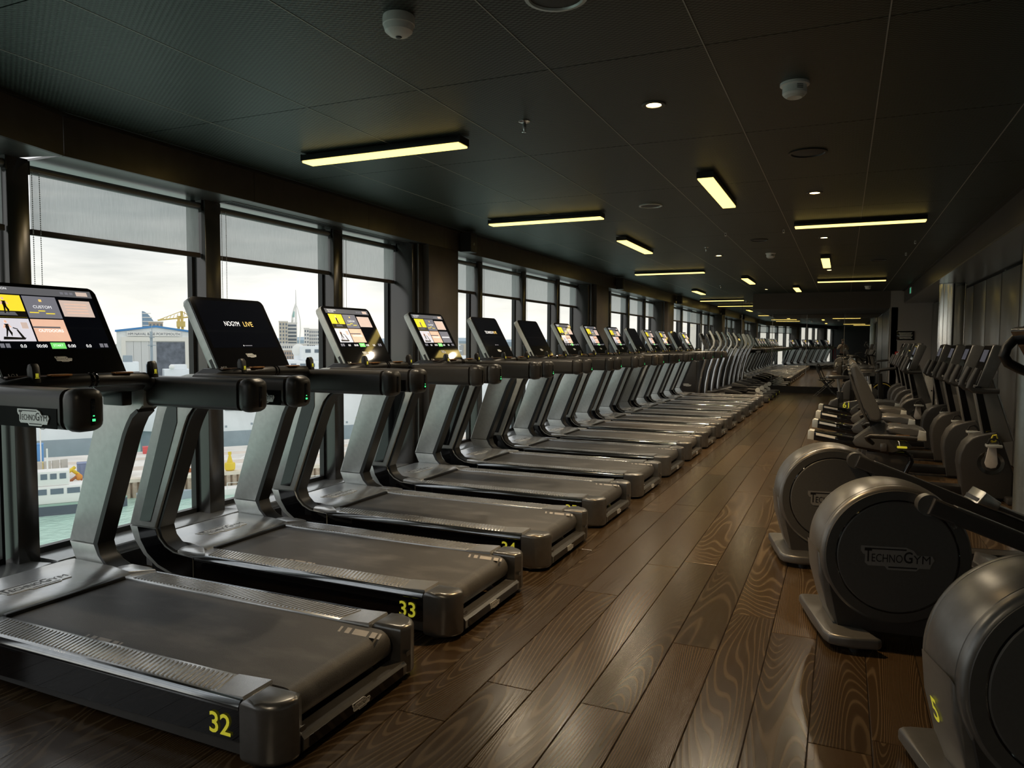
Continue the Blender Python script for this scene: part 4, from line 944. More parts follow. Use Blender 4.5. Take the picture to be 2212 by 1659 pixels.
# ---- two spin bikes with yellow numbers, behind the recumbents
def make_spin():
    t = thing('spin_bike', 'x', 'exercise bike', (0, 0, 0), 0, 'spin bikes in the far aisle')
    MB().lathe([(.25, -.03), (.26, -.02), (.26, .02), (.25, .03)], (.42, 0, .36), 'y', 40).build('flywheel', BLKG, t)
    MB().lathe([(.205, -.034), (.215, -.036), (.225, -.034)], (.42, 0, .36), 'y', 40, caps=False).build('gold_ring', mat('ring_gold', (.6, .45, .08), .35, .5), t)
    MB().prism([(-.35, .55), (.0, .62), (.35, .40), (.30, .20), (-.28, .42)], -.045, .045, bev=.015).build('drive_cover', DGR, t)
    MB().prism([(-.28, .10), (-.16, .10), (-.20, .75), (-.29, .75)], -.035, .035, bev=.01).build('seat_tube', BLK, t)
    MB().tube([(-.25, 0, .73), (-.28, 0, .95)], .02, 10).build('seat_post', CHRM, t)
    MB().prism([(-.42, -.11), (-.46, -.05), (-.46, .05), (-.42, .11), (-.30, .09), (-.20, .03), (-.12, .02), (-.12, -.02), (-.20, -.03), (-.30, -.09)], .95, 1.0, 'z', bev=.018, seg=3).build('saddle', LEAT, t)
    MB().prism([(.30, .55), (.38, .55), (.34, 1.05), (.28, 1.05)], -.03, .03, bev=.01).build('front_tube', BLK, t)
    MB().tube([(.52, -.17, 1.13), (.30, -.17, 1.10), (.26, -.1, 1.08), (.26, .1, 1.08), (.30, .17, 1.10), (.52, .17, 1.13)], .018, 10).build('handlebar', BLK, t)
    for x in (-.42, .62): MB().box(x-.04, x+.04, -.19, .19, 0, .06, bev=.012).build('foot_bar', CHAR, t)
    MB().box(-.42, .62, -.03, .03, .03, .10, bev=.01).build('base_beam', BLK, t)
    MB().prism([(-.44, .16), (-.46, .42), (-.38, .60), (-.26, .66), (-.26, .16)], -.10, .10, bev=.03, seg=3).build('rear_shroud', DGR, t)
    MB().box(-.03, .03, -.11, -.08, .16, .36, bev=.006).build('crank', CHRM, t)
    link('number_decal', number_mesh('61'), t, mtx=frame((-.20, -.047, .50), (1, 0, 0), (0, 0, 1), .085))
    return t
sp = make_spin()
for i, (x, y, nm, lb) in enumerate([(.22, 12.72, '61', 'spin bike with yellow 61 behind the recumbent seats'), (.45, 19.35, '63', 'last spin bike with a gold ring, near the mirror')]):
    o = sp if i == 0 else copy_tree(sp); o.location = (x, y, 0); o['label'] = lb
    for c in list(o.children):
        if c.name.startswith('number_decal') and i: bpy.data.objects.remove(c)

# ================================================================== FAR-LEFT CROSS-TRAINERS
def make_far_trainer():
    t = thing('arm_trainer', 'x', 'cross-trainer', (-OX, 0, 0), 0, 'cross-trainers with curved arms by the mirror')
    sh = tm().prism([(-3.95, .05), (-3.98, .9), (-3.93, 1.05), (-3.60, 1.10), (-3.48, 1.02), (-3.50, .40), (-3.56, .05)], -.17, .17, bev=.03, seg=3).build('front_shroud', CHAR, t)
    link('logo_plate', LOGO, sh, mtx=frame((-3.73+OX, -.174, .40), (1, 0, 0), (0, 0, 1), .22))
    tm().box(-3.98, -3.5, -.33, .33, 0, .07, bev=.016).build('front_foot', CHAR, t)
    tm().box(-3.6, -1.9, -.06, .06, .05, .13, bev=.012).build('base_beam', CHAR, t)
    rf = tm().prism([(-2.0, -.30), (-1.78, -.30), (-1.70, -.22), (-1.68, 0), (-1.70, .22), (-1.78, .30), (-2.0, .30)], .02, .13, 'z', bev=.018).build('rear_foot', DGR, t)
    link('number_decal', number_mesh('46'), t, mtx=frame((-1.685+OX, -.05, .055), (.12, .99, 0), (0, 0, 1), .05))
    tm().prism([(-3.62, 1.0), (-3.50, 1.0), (-3.40, 1.34), (-3.48, 1.36)], -.05, .05, bev=.01).build('mast', SATIN, t)
    con = tm().prism([(-3.46, 1.74), (-3.42, 1.76), (-3.23, 1.36), (-3.27, 1.34)], -.22, .22, bev=.01).build('console', GUN, t)
    tm().prism([(-3.417, 1.745), (-3.412, 1.747), (-3.24, 1.375), (-3.245, 1.372)], -.205, .205).build('console_screen', BLKG, con)
    for s, dx in ((-1, .0), (1, .10)):
        tm().tube([(-3.42+dx, s*.26, .14), (-3.40+dx, s*.27, .40), (-3.34+dx, s*.27, .75), (-3.24+dx, s*.27, 1.08), (-3.13+dx, s*.27, 1.32)], [.034, .032, .030, .028, .026], 10).build('swing_arm', SILV, t)
        tm().tube([(-3.13+dx, s*.27, 1.32), (-3.05+dx, s*.26, 1.44), (-3.04+dx, s*.25, 1.56), (-3.10+dx, s*.24, 1.70), (-3.17+dx, s*.23, 1.82)], [.026, .028, .028, .026, .024], 10).build('hand_grip', SATIN, t)
        z0 = .16 if s < 0 else .30
        tm().tube([(-3.42+dx, s*.26, .16), (-2.7+dx, s*.22, z0+.04), (-1.98, s*.16, z0)], .032, 8).build('pedal_beam', CHAR, t)
        tm().prism([(-2.75+dx, z0+.08), (-2.35+dx, z0+.05), (-2.32+dx, z0+.075), (-2.42+dx, z0+.11), (-2.72+dx, z0+.17)], min(s*.14, s*.32), max(s*.14, s*.32), bev=.012).build('pedal', DGR, t)
        tm().lathe([(.06, s*.10), (.06, s*.19)] if s > 0 else [(.06, -.19), (.06, -.10)], (-1.98, 0, z0), 'y', 16).build('crank_hub', SATIN, t)
    return t
ft = make_far_trainer()
for i, lb in enumerate(['first curved-arm cross-trainer beyond the treadmills, dark shroud with silver wordmark', 'second curved-arm cross-trainer beyond the treadmills', 'third curved-arm cross-trainer beyond the treadmills', 'fourth curved-arm cross-trainer, closest to the mirror']):
    o = ft if i == 0 else copy_tree(ft); o.location = (-OX, 19.78+1.08*i, 0); o['label'] = lb
    for c in o.children:
        if c.name.startswith('number_decal'): c.data = number_mesh(str(46+i))

# ================================================================== FOLDING CHAIR, STAND-IN WHITE CUPBOARD, PHOTOGRAPHER
t = thing('folding_chair', 'black metal folding chair standing in front of the mirror', 'chair', (-.42, 23.25, 0), math.radians(8))
MB().box(-.20, .22, -.20, .20, .435, .455, bev=.008).build('seat', BLK, t)
MB().prism([(-.235, .66), (-.265, .80), (-.255, .81), (-.225, .67)], -.19, .19, bev=.004).build('backrest', BLK, t)
for s in (-1, 1):
    MB().tube([(-.27, s*.20, .83), (-.10, s*.205, .42), (.26, s*.21, 0)], .012, 8).build('leg', DGR, t)
    MB().tube([(.20, s*.185, .44), (-.05, s*.19, .22), (-.28, s*.19, 0)], .012, 8).build('leg', DGR, t)
MB().tube([(-.27, -.20, .83), (-.285, -.12, .87), (-.285, .12, .87), (-.27, .20, .83)], .012, 8).build('top_rail', DGR, t)
for x, z in ((.17, .10), (-.20, .10)): MB().tube([(x, -.2, z), (x, .2, z)], .008, 8).build('stretcher', DGR, t)
t = thing('standin_cupboard', 'low white stand-in cupboard with narrow doors, for a white patch beside the plaque wall', 'cupboard', (1.62, 19.6, 0))  # made-up cupboard standing in for an unidentified white patch
CRM = mat('cream_white', (.90, .87, .80), .35)
MB().box(-.27, .27, -.45, .45, 0, .84, bev=.008).build('body', CRM, t)
for k in range(3):
    d = MB().box(-.265+.18*k, -.092+.18*k, -.472, -.451, .05, .82, bev=.006).build('door', CRM, t)
    MB().lathe([(.012, -.02), (.016, 0)], (-.12+.18*k, -.472, .45), 'y', 12).build('knob', BLK, d)
# photographer, seen only in the mirror: one continuous skinned body
def skin_body(name, joints, bones, mats_, parent=None):
    me = bpy.data.meshes.new(name); me.from_pydata([j[0] for j in joints], bones, []); o = link(name, me, parent)
    bm = bmesh.new(); bm.from_mesh(me); ly = bm.verts.layers.skin.verify(); bm.verts.ensure_lookup_table()
    for i, j in enumerate(joints):
        r = j[1]; bm.verts[i][ly].radius = r if isinstance(r, tuple) else (r, r); bm.verts[i][ly].use_root = (i == 0)
    bm.to_mesh(me); bm.free()
    sk = o.modifiers.new('skin', 'SKIN'); sk.use_smooth_shade = True
    sb = o.modifiers.new('sub', 'SUBSURF'); sb.levels = 1; sb.render_levels = 2
    for m in mats_: me.materials.append(m)
    return o
SKIN = mat('skin', (.55, .36, .27), .5); BEIGE = mat('beige_shirt', (.52, .45, .34), .8); TRO = mat('dark_trousers', (.04, .04, .045), .8)
pers = thing('person', 'person in a beige shirt and brown cap photographing, reflected in the mirror', 'person', (0, -.42, 0))
J = [((0, 0, .95), (.16, .12)), ((0, 0, 1.10), (.15, .11)), ((0, .01, 1.30), (.17, .12)), ((0, .0, 1.42), (.12, .09)), ((0, .0, 1.50), .055), ((0, .02, 1.60), (.075, .09)), ((0, .02, 1.70), (.07, .08)),
     ((-.20, 0, 1.40), .06), ((-.30, .08, 1.18), .048), ((-.12, .26, 1.36), .036), ((-.07, .33, 1.42), .03),
     ((.20, 0, 1.40), .06), ((.30, .08, 1.18), .048), ((.12, .26, 1.36), .036), ((.07, .33, 1.42), .03),
     ((-.10, 0, .88), .095), ((-.11, .02, .50), .065), ((-.11, 0, .10), .048), ((-.11, .12, .04), .045),
     ((.10, 0, .88), .095), ((.11, .02, .50), .065), ((.11, 0, .10), .048), ((.11, .12, .04), .045)]
B_ = [(0, 1), (1, 2), (2, 3), (3, 4), (4, 5), (5, 6), (3, 7), (7, 8), (8, 9), (9, 10), (3, 11), (11, 12), (12, 13), (13, 14), (0, 15), (15, 16), (16, 17), (17, 18), (0, 19), (19, 20), (20, 21), (21, 22)]
skin_body('body', J, B_, [SKIN], pers)
JS = [((0, 0, .98), (.18, .14)), ((0, 0, 1.12), (.175, .135)), ((0, .01, 1.30), (.19, .14)), ((0, .0, 1.42), (.13, .10)), ((-.20, 0, 1.40), .075), ((-.30, .08, 1.18), .062), ((-.15, .22, 1.33), .05), ((.20, 0, 1.40), .075), ((.30, .08, 1.18), .062), ((.15, .22, 1.33), .05)]
skin_body('shirt', JS, [(0, 1), (1, 2), (2, 3), (3, 4), (4, 5), (5, 6), (3, 7), (7, 8), (8, 9)], [BEIGE], pers)
JT = [((0, 0, .93), (.175, .135)), ((-.10, 0, .86), .11), ((-.11, .02, .50), .082), ((-.11, 0, .12), .065), ((.10, 0, .86), .11), ((.11, .02, .50), .082), ((.11, 0, .12), .065)]
skin_body('trousers', JT, [(0, 1), (1, 2), (2, 3), (0, 4), (4, 5), (5, 6)], [TRO], pers)
MB().lathe([(.098, 1.685), (.10, 1.72), (.085, 1.775), (.04, 1.795), (.001, 1.798)], (0, .02, 0), n=24).prism([(-.07, .10), (-.06, .17), (0, .195), (.06, .17), (.07, .10)], 1.69, 1.70, 'z').build('cap', mat('brown_cap', (.13, .09, .06), .8), pers)
f_ = MB(); f_.ball((-.03, .105, 1.615), .011, n=8); f_.ball((.03, .105, 1.615), .011, n=8); f_.build('eyes', INK, pers)
f_ = MB(); f_.ball((0, .118, 1.59), .016, n=8, sq=(.8, 1.1, 1.3)); f_.ball((-.088, .02, 1.60), .024, n=8, sq=(.5, 1, 1.2)); f_.ball((.088, .02, 1.60), .024, n=8, sq=(.5, 1, 1.2)); f_.build('nose_and_ears', SKIN, pers)
f_ = MB(); f_.box(-.025, .025, .098, .106, 1.545, 1.553, bev=.002); f_.build('mouth', mat('lip', (.4, .16, .14), .5), pers)
for s in (-1, 1):
    h = MB(); h.tube([(s*.075, .32, 1.41), (s*.07, .35, 1.45), (s*.068, .36, 1.48)], [.028, .032, .026], 8)
    for k in range(4): h.tube([(s*.068, .355, 1.455+.018*k), (s*.074, .378, 1.457+.018*k), (s*.058, .388, 1.458+.018*k), (s*.045, .386, 1.458+.017*k)], [.009, .009, .008, .007], 6)
    h.tube([(s*.07, .345, 1.45), (s*.055, .352, 1.475), (s*.045, .356, 1.50)], [.010, .010, .008], 6)
    h.build('hand', SKIN, pers)
t = thing('phone', 'dark smartphone held up by the person in the mirror', 'phone', (0, -.045, 1.49))
MB().box(-.075, .075, -.004, .004, -.036, .036, bev=.003).build('case', BLK, t); MB().box(-.072, .072, -.0046, -.004, -.033, .033).build('screen', SCR_G, t)
t = thing('red_jacket', 'red jacket draped over the forearm of the reflected person', 'jacket', (-.46, -.30, 0))
jk = MB()
for k in range(10):
    y0 = -.11+.022*k; d = .012*math.sin(k*2.1)
    jk.prism([(-.06+d, .62+.03*math.sin(k*1.7)), (-.075+d, 1.16), (0, 1.235), (.05+d, 1.15), (.06-d, .55+.04*math.cos(k)), (.045-d, .55), (.03, 1.14), (0, 1.21), (-.05, 1.14), (-.045+d, .62)], y0, y0+.0225)
jk.build('cloth', mat('red_cloth', (.42, .02, .05), .85), t)

# ================================================================== HARBOUR OUTSIDE
ZW, ZQ = -26.5, -23.2
UA, WA = Vector((.597, .802, 0)), Vector((-.802, .597, 0))
QM = Matrix(((UA.x, WA.x, 0, -110), (UA.y, WA.y, 0, 97), (0, 0, 1, 0), (0, 0, 0, 1)))
def ql(u, w, z): return QM @ Vector((u, w, z))
def qt(name, label, cat, u, w, z, group=None, rz=0):
    return thing(name, label, cat, ql(u, w, z), math.atan2(UA.y, UA.x)+rz, group)
CONC = mat('quay_concrete', (.80, .72, .60), .9, var=.18, nscale=.35); ASPH = mat('quay_asphalt', (.82, .78, .72), .95, var=.15, nscale=.15)
HULL = mat('ship_grey', (.86, .89, .92), .6, nscale=.2); HULLD = mat('ship_boot_topping', (.34, .40, .45), .7, nscale=.4)
PILE = mat('rusty_sheet_pile', (.50, .40, .31), .9, var=.3, nscale=.8); BWHITE = mat('building_white', (.90, .89, .86), .8, nscale=.1)
ORNG = mat('safety_orange', (.75, .32, .06), .6); BYEL = mat('buoy_yellow', (.85, .62, .05), .5); BBLUE = mat('container_blue', (.22, .27, .42), .6); WINB = mat('far_window', (.16, .20, .25), .3)
water = struct(MB().box(-3000, 400, -600, 4200, ZW-2, ZW).build('trim_2', WATER, smooth=False)); water['label'] = 'pale green harbour water below the windows'
quay = struct(MB(M=QM).box(-140, 260, .9, 36, -30, ZQ).build('trim_3', ASPH, smooth=False)); quay['label'] = 'stone quay apron across the water'
MB(M=QM).box(-140, 260, -.25, 1.4, ZQ-.5, ZQ+.12).build('coping', CONC, quay, smooth=False)
pm = MB(); pm.prism([(0, .7), (.25, .1), (.85, .1), (1.1, .7), (1.1, 1.1), (0, 1.1)], -28, ZQ-.5, 'z'); pme = pm.mesh('sheet_pile', PILE, smooth=False)
for k in range(-46, 100):
    link('sheet_pile', pme, quay, mtx=QM @ Matrix.Translation((1.12*k, -.35, 0)))
lm = MB(M=QM)
for (u0, u1, w0, w1) in ((-60, 60, 9.0, 9.25), (-60, 60, 15.5, 15.75), (-60, 90, 22, 22.3), (-20, 40, 28, 28.25)): lm.box(u0, u1, w0, w1, ZQ, ZQ+.03)
for k in range(12): lm.prism([(-14+4.5*k, 16), (-13.7+4.5*k, 16), (-11.4+4.5*k, 21.5), (-11.7+4.5*k, 21.5)], ZQ, ZQ+.03, 'z')
tag(lm.build('road_marking', BWHITE, quay, smooth=False), kind='stuff')
pv = MB(M=QM)
for (u0, u1, w0, w1) in ((-60, 90, 10, 15), (-60, 90, 23, 27)): pv.box(u0, u1, w0, w1, ZQ, ZQ+.015)
pv.build('road_band', mat('road_tan', (.74, .65, .56), .95, var=.1, nscale=.2), quay, smooth=False)
land = struct(MB(M=QM).box(-900, 2600, 95, 5000, -40, ZQ+1).build('trim_4', mat('far_land', (.36, .38, .33), .95, var=.3, nscale=.01), smooth=False)); land['label'] = 'far shore beyond the ships'
# --- big grey ship
def ship(name, label, u0, u1, w0, w1, ztop, bow=10):
    t = thing(name, label, 'ship', (0, 0, 0)); t.matrix_world = QM
    pl = [(u0, (w0+w1)/2), (u0+bow*.5, w0+(w1-w0)*.18), (u0+bow, w0), (u1, w0), (u1, w1), (u0+bow, w1), (u0+bow*.5, w1-(w1-w0)*.18)]
    MB().prism(pl, ZW-1, ZW+6.0, 'z').build('boot_topping', HULLD, t, smooth=False)
    MB().prism([(u0-bow*.25, (w0+w1)/2)]+pl[1:], ZW+6.0, ztop, 'z').build('hull', HULL, t, smooth=False)
    return t
sA = ship('grey_ship', 'large pale grey naval ship moored behind the quay', -4, 190, 44, 68, -8.0, 12)
for k, (u, z) in enumerate(((14, -15.5), (34, -14.8), (52, -14.8), (71, -14.8), (90, -14.8), (112, -14.8))):
    bay = MB().box(u, u+7, 43.6, 44.05, z, z+3.2, bev=.3).build('boat_bay', mat('bay_shade', (.30, .33, .36), .8), sA)
    MB().box(u+.8, u+6, 43.3, 43.7, z+.3, z+1.2, bev=.2).build('lifeboat', ORNG if k % 2 else WHITE, bay)
for k in range(30): MB().box(8+6*k, 8.5+6*k, 43.9, 44.02, -20+(k % 3)*.4, -19.5+(k % 3)*.4).build('porthole', HULLD, sA)
m_ = MB(M=frame((60, 43.9, -21.5), (1, 0, 0), (0, 0, 1), 1)); put_text(m_, 'P 9', 0, 0, 3.0, None); m_.build('pennant_number', HULLD, sA)
for (u, w, wd_, dp, z0, z1) in ((30, 48, 22, 14, -8, -3.5), (34, 49, 12, 10, -3.5, .2), (60, 48, 26, 14, -8, -2.6), (66, 50, 10, 9, -2.6, 1.8), (96, 49, 20, 12, -8, -3.8), (124, 49, 18, 12, -8, -4.4), (150, 49, 20, 12, -8, -4)):
    bl = MB().box(u, u+wd_, w, w+dp, z0, z1, bev=.3).build('superstructure', HULL, sA)
    n_ = int(wd_/2.4)
    for k in range(n_): MB().box(u+.8+2.4*k, u+2.2+2.4*k, w-.08, w+.02, z1-1.7, z1-.8).build('bridge_window', WINB, bl)
for (u, h, w) in ((40, 12, 52), (48, 7, 50), (72, 13, 53), (80, 8, 52), (102, 11, 53), (118, 9, 52), (134, 12, 53), (156, 10, 53)):
    ms = MB().prism([(u-.9, -4), (u+.9, -4), (u+.25, h-4), (u-.25, h-4)], w, w+1.2).build('mast', HULL, sA)
    for q in (.35, .55, .75, .9): MB().box(u-2.2*(1.1-q), u+2.2*(1.1-q), w+.4, w+.7, -4+h*q, -4+h*q+.25).build('yard', HULL, ms)
dm = far(645, 757, 205); dl = QM.inverted() @ dm
d_ = MB().ball((dl.x, dl.y, dl.z), 1.75, n=20).build('radome', BWHITE, sA); MB().lathe([(1.3, -4), (1.1, -1.2)], (dl.x, dl.y, dl.z), n=16).build('radome_base', HULL, sA)
sB = ship('grey_bow', 'dark grey ship bow behind the containers at left', -60, -12, 44, 58, -15.5, 14)
MB().box(-52, -24, 47, 54, -15.5, -11, bev=.3).build('superstructure', HULL, sB)
mk_ = MB().prism([(-36.8, -11), (-35.2, -11), (-35.7, -1), (-36.3, -1)], 50, 51).build('mast', HULLD, sB)
for q in (-7, -5, -3.2): MB().box(-38.2, -33.8, 50.3, 50.7, q, q+.3).build('yard', HULLD, mk_)
def near_part(nm, px0, px1, py0, py1, d, depth, m, par):
    a, b_ = QM.inverted() @ far(px0, py1, d), QM.inverted() @ far(px1, py0, d)
    return MB().box(min(a.x, b_.x), max(a.x, b_.x), a.y, a.y+depth, min(a.z, b_.z), max(a.z, b_.z), bev=.05).build(nm, m, par)
sC = thing('grey_frigate', 'grey warship with a tall dark mast in front of the hangar', 'ship'); sC.matrix_world = QM
near_part('hull', 247, 424, 838, 925, 227, 14, HULL, sC)
mt_ = near_part('mast', 326.5, 329.5, 716, 830, 232, 1.0, HULLD, sC)
for (a_, b_, c_) in ((322, 334, 728), (319, 337, 745), (317, 339, 782), (321, 335, 786)): near_part('yard', a_, b_, c_, c_+1.6, 231.5, .4, HULLD, mt_)
near_part('mast_top', 327.6, 328.4, 700, 716, 232, .4, HULLD, sC); near_part('mast_house', 318, 340, 786, 830, 232, 5, HULLD, sC)
near_part('deckhouse', 262, 300, 782, 840, 228, 8, HULL, sC); near_part('funnel', 266, 286, 768, 782, 229, 4, HULLD, sC); near_part('deckhouse', 356, 412, 798, 840, 230, 8, HULL, sC); near_part('deckhouse', 372, 404, 788, 798, 231, 6, HULL, sC)
dl2 = QM.inverted() @ far(371, 793, 229.5); MB().ball((dl2.x, dl2.y, dl2.z), .75, n=16).build('small_radome', BWHITE, sC)
# --- things standing on the quay
def crate(name, label, cat, u, w, sx_, sy_, sz_, m, rz=0, ribs=0, group=None):
    t = qt(name, label, cat, u, w, ZQ, group, rz)
    MB().box(-sx_/2, sx_/2, -sy_/2, sy_/2, 0, sz_, bev=.05).build('body', m, t)
    for k in range(ribs):
        x = -sx_/2+(k+.5)*sx_/ribs; MB().box(x-.06, x+.06, -sy_/2-.06, -sy_/2, .1, sz_-.1).build('rib', m, t)
    MB().box(-sx_/2-.05, sx_/2+.05, -sy_/2-.05, sy_/2+.05, sz_, sz_+.08).build('lid', m, t)
    return t
crate('shipping_container', 'dull blue shipping container on the quay by the concrete wall', 'container', -13.2, 6.6, 6.1, 2.4, 2.6, BBLUE, 0, 8)
crate('switch_cabinet', 'pale grey-blue steel cabinet on the quay', 'cabinet', -.6, 5.0, 2.8, 1.6, 2.4, mat('cabinet_grey', (.42, .50, .54), .6), 0, 3)
for k, u in enumerate((-10.2, -8.6)):
    t = qt('yellow_tank', ['left of two yellow tanks lying on the quay', 'right of two yellow tanks lying on the quay'][k], 'tank', u, 3.2, ZQ, 'yellow tanks')
    MB().lathe([(.05, -.8), (.6, -.7), (.72, -.5), (.72, .5), (.6, .7), (.05, .8)], (0, 0, .75), 'y', 18).build('drum', BYEL, t); MB().box(-.6, .6, -.5, .5, 0, .2).build('cradle', HULLD, t)
for k in range(10):
    t = qt('concrete_block', 'grey concrete wall block, %s from the left along the quay' % ('first second third fourth fifth sixth seventh eighth ninth tenth'.split()[k]), 'block', -29.5+1.25*k, 2.2+.58*k, ZQ, 'concrete wall blocks', math.radians(25))
    MB().box(-.55, .55, -.22, .22, 0, 3.4, bev=.06).build('slab', mat('block_grey', (.58, .55, .50), .9, nscale=1), t); MB().box(-.55, .55, -.4, .4, 0, .35, bev=.05).build('foot', MATS['block_grey'], t)
t = qt('scrap_anchor', 'heap of yellow and rusty anchor parts at the quay edge', 'anchor', -17.6, 2.2, ZQ)
MB().tube([(-1.6, 0, .4), (1.2, .3, 2.6)], .28, 8).build('shank', BYEL, t); MB().tube([(-.2, -.8, 1.9), (.6, 0, 2.2), (1.6, .8, 1.2)], .32, 8).build('stock', BYEL, t)
MB().tube([(-2.0, .2, .9), (-1.9, -.2, .2), (-.8, -.3, .1), (.6, -.2, .3), (1.4, .1, 1.0)], .22, 8).build('fluke', mat('rust', (.42, .17, .08), .9), t)
MB().tube([(.2, -.4, .2), (1.2, -.2, .9), (2.2, .1, .3)], .18, 8).build('chain', MATS['rust'], t); MB().ball((1.7, .2, .8), .6, n=12).build('float', ORNG, t)
t = qt('channel_buoy', 'bright yellow channel buoy standing on the quay edge', 'buoy', 8.9, 1.3, ZQ)
MB().lathe([(.5, 0), (.95, .35), (1.0, 1.2), (.9, 1.6), (.5, 1.7)], (0, 0, 0), n=20).build('float', BYEL, t)
MB().lathe([(.55, 1.7), (.22, 3.0), (.2, 3.2)], (0, 0, 0), n=12).build('cage', BYEL, t); MB().box(-.3, .3, -.05, .05, 3.1, 3.7).build('topmark', BYEL, t)
for k, (u, w) in enumerate(((2.0, 3.5), (4.4, 3.2))):
    t = qt('rusty_chain', ['left rusty chain coil near the grey cabinet', 'right rusty chain coil near the grey cabinet'][k], 'chain', u, w, ZQ, 'rusty chain coils')
    for j in range(3): MB().tube([(.8*math.cos(a*.5)*(1-.2*j), .5*math.sin(a*.5), .15+.22*j) for a in range(13)], .12, 6).build('coil', MATS['rust'], t)
for k, (u, w, h) in enumerate(((-22, 12, 9), (-12.6, 14, 11), (3, 20, 8), (24, 14, 9), (42, 12, 9))):
    t = qt('lamp_post', ['white lamp post at the far left of the quay', 'tall white lamp post beside the blue container', 'lamp post behind the grey cabinet', 'lamp post right of the yellow buoy', 'rightmost lamp post on the quay'][k], 'lamp post', u, w, ZQ, 'quay lamp posts')
    MB().tube([(0, 0, 0), (0, 0, h)], .11, 8).build('pole', BWHITE, t); MB().box(-.7, .7, -.15, .15, h, h+.25).build('head', BWHITE, t)
crate('skip', 'turquoise skip at the left of the quay', 'skip', -30, 20, 5, 2.6, 1.8, mat('turquoise', (.25, .55, .62), .6)); crate('skip', 'mustard yellow skip on the quay', 'skip', -24, 18, 4, 2.4, 1.5, mat('mustard', (.62, .48, .12), .7))
crate('tank_stack', 'bright blue stacked tanks behind the skips', 'tank', -24, 27, 3, 2.4, 4.0, mat('bright_blue', (.12, .32, .65), .6)); crate('red_tender', 'red boat hull on the quay at left', 'boat', -32, 25, 6, 2.4, 2.0, mat('dull_red', (.55, .20, .15), .7))
crate('loading_gantry', 'yellow loading gantry near the far quay edge', 'gantry', 40, 20, 1.2, 1.0, 7, BYEL); crate('bollard_box', 'low tan timber pile on the quay apron', 'timber', 30, 4, 5, 1.4, .9, CONC)
crate('red_dinghy', 'red inflatable dinghy on the far apron', 'boat', -2, 33, 5, 2, 1.4, mat('dinghy_red', (.7, .12, .12), .6)); crate('white_launch', 'white launch on the far apron', 'boat', 5.5, 33, 5, 2, 1.3, WHITE)
crate('grey_trailer', 'low grey trailer in the middle of the apron', 'trailer', 22, 12, 4, 1.6, 1.0, mat('trailer_grey', (.5, .5, .5), .7))
# --- boats in the near basin
t = qt('workboat', 'white and dark workboat moored under the quay', 'boat', -21, -6.5, ZW)
hp = [(-11, -2.4), (8, -2.4), (11, -1.2), (12.3, 0), (11, 1.2), (8, 2.4), (-11, 2.4)]
MB().prism(hp, -.6, 1.5, 'z').build('hull', mat('boat_hull_dark', (.10, .12, .15), .6), t); MB().prism(hp, 1.5, 1.75, 'z').build('deck', mat('deck_green', (.35, .50, .42), .7), t)
wh = MB().box(-2, 6, -1.8, 1.8, 1.75, 4.6, bev=.2).build('deckhouse', BWHITE, t)
for k in range(3): MB().box(-.9+2.3*k, .9+2.3*k, -1.87, -1.78, 3.3, 4.2).build('window', WINB, wh)
br = MB().box(-1.5, 4, -1.5, 1.5, 4.6, 7.0, bev=.2).build('wheelhouse', BWHITE, t)
for k in range(4): MB().box(-1.2+1.3*k, -.3+1.3*k, -1.57, -1.48, 5.7, 6.6).build('window', WINB, br)
MB().lathe([(.45, -.08), (.62, 0), (.45, .08)], (-1.1, -1.9, 3.4), 'y', 18, caps=False).build('lifebuoy', ORNG, t)
MB().tube([(1, 0, 7), (1, 0, 10.5)], .12, 6).build('mast', BWHITE, t)
for k in range(9): MB().tube([(-10.5+1.1*k, -2.3, 1.7), (-10.5+1.1*k, -2.3, 2.9)], .05, 5).build('railing_post', BWHITE, t)
MB().box(-8.5, -6.6, -1.2, .8, 1.75, 3.6, bev=.1).build('winch', mat('winch_red', (.6, .2, .15), .7), t)
t = qt('patrol_boat', 'small grey patrol boat beside the workboat', 'boat', -3.2, -4.2, ZW)
MB().prism([(-4, -1.3), (3, -1.3), (5.4, 0), (3, 1.3), (-4, 1.3)], -.3, 1.4, 'z').build('hull', HULLD, t); MB().box(-2, 1.4, -1, 1, 1.4, 3.3, bev=.2).build('cabin', BWHITE, t); MB().box(-1.4, 1.0, -1.07, -.98, 2.3, 3.0).build('window', WINB, t)
t = qt('pontoon', 'white pontoon barge under the quay wall', 'barge', 18, -3.5, ZW)
MB().box(-11, 20, -1.6, 1.6, -.3, 1.1, bev=.1).build('hull', BWHITE, t)
for k in range(12): MB().tube([(-10.5+2.7*k, -1.5, 1.1), (-10.5+2.7*k, -1.5, 2.2)], .06, 5).build('railing_post', BWHITE, t)
MB().tube([(-10.5, -1.5, 2.2), (19, -1.5, 2.2)], .05, 5).build('rail', BWHITE, t)
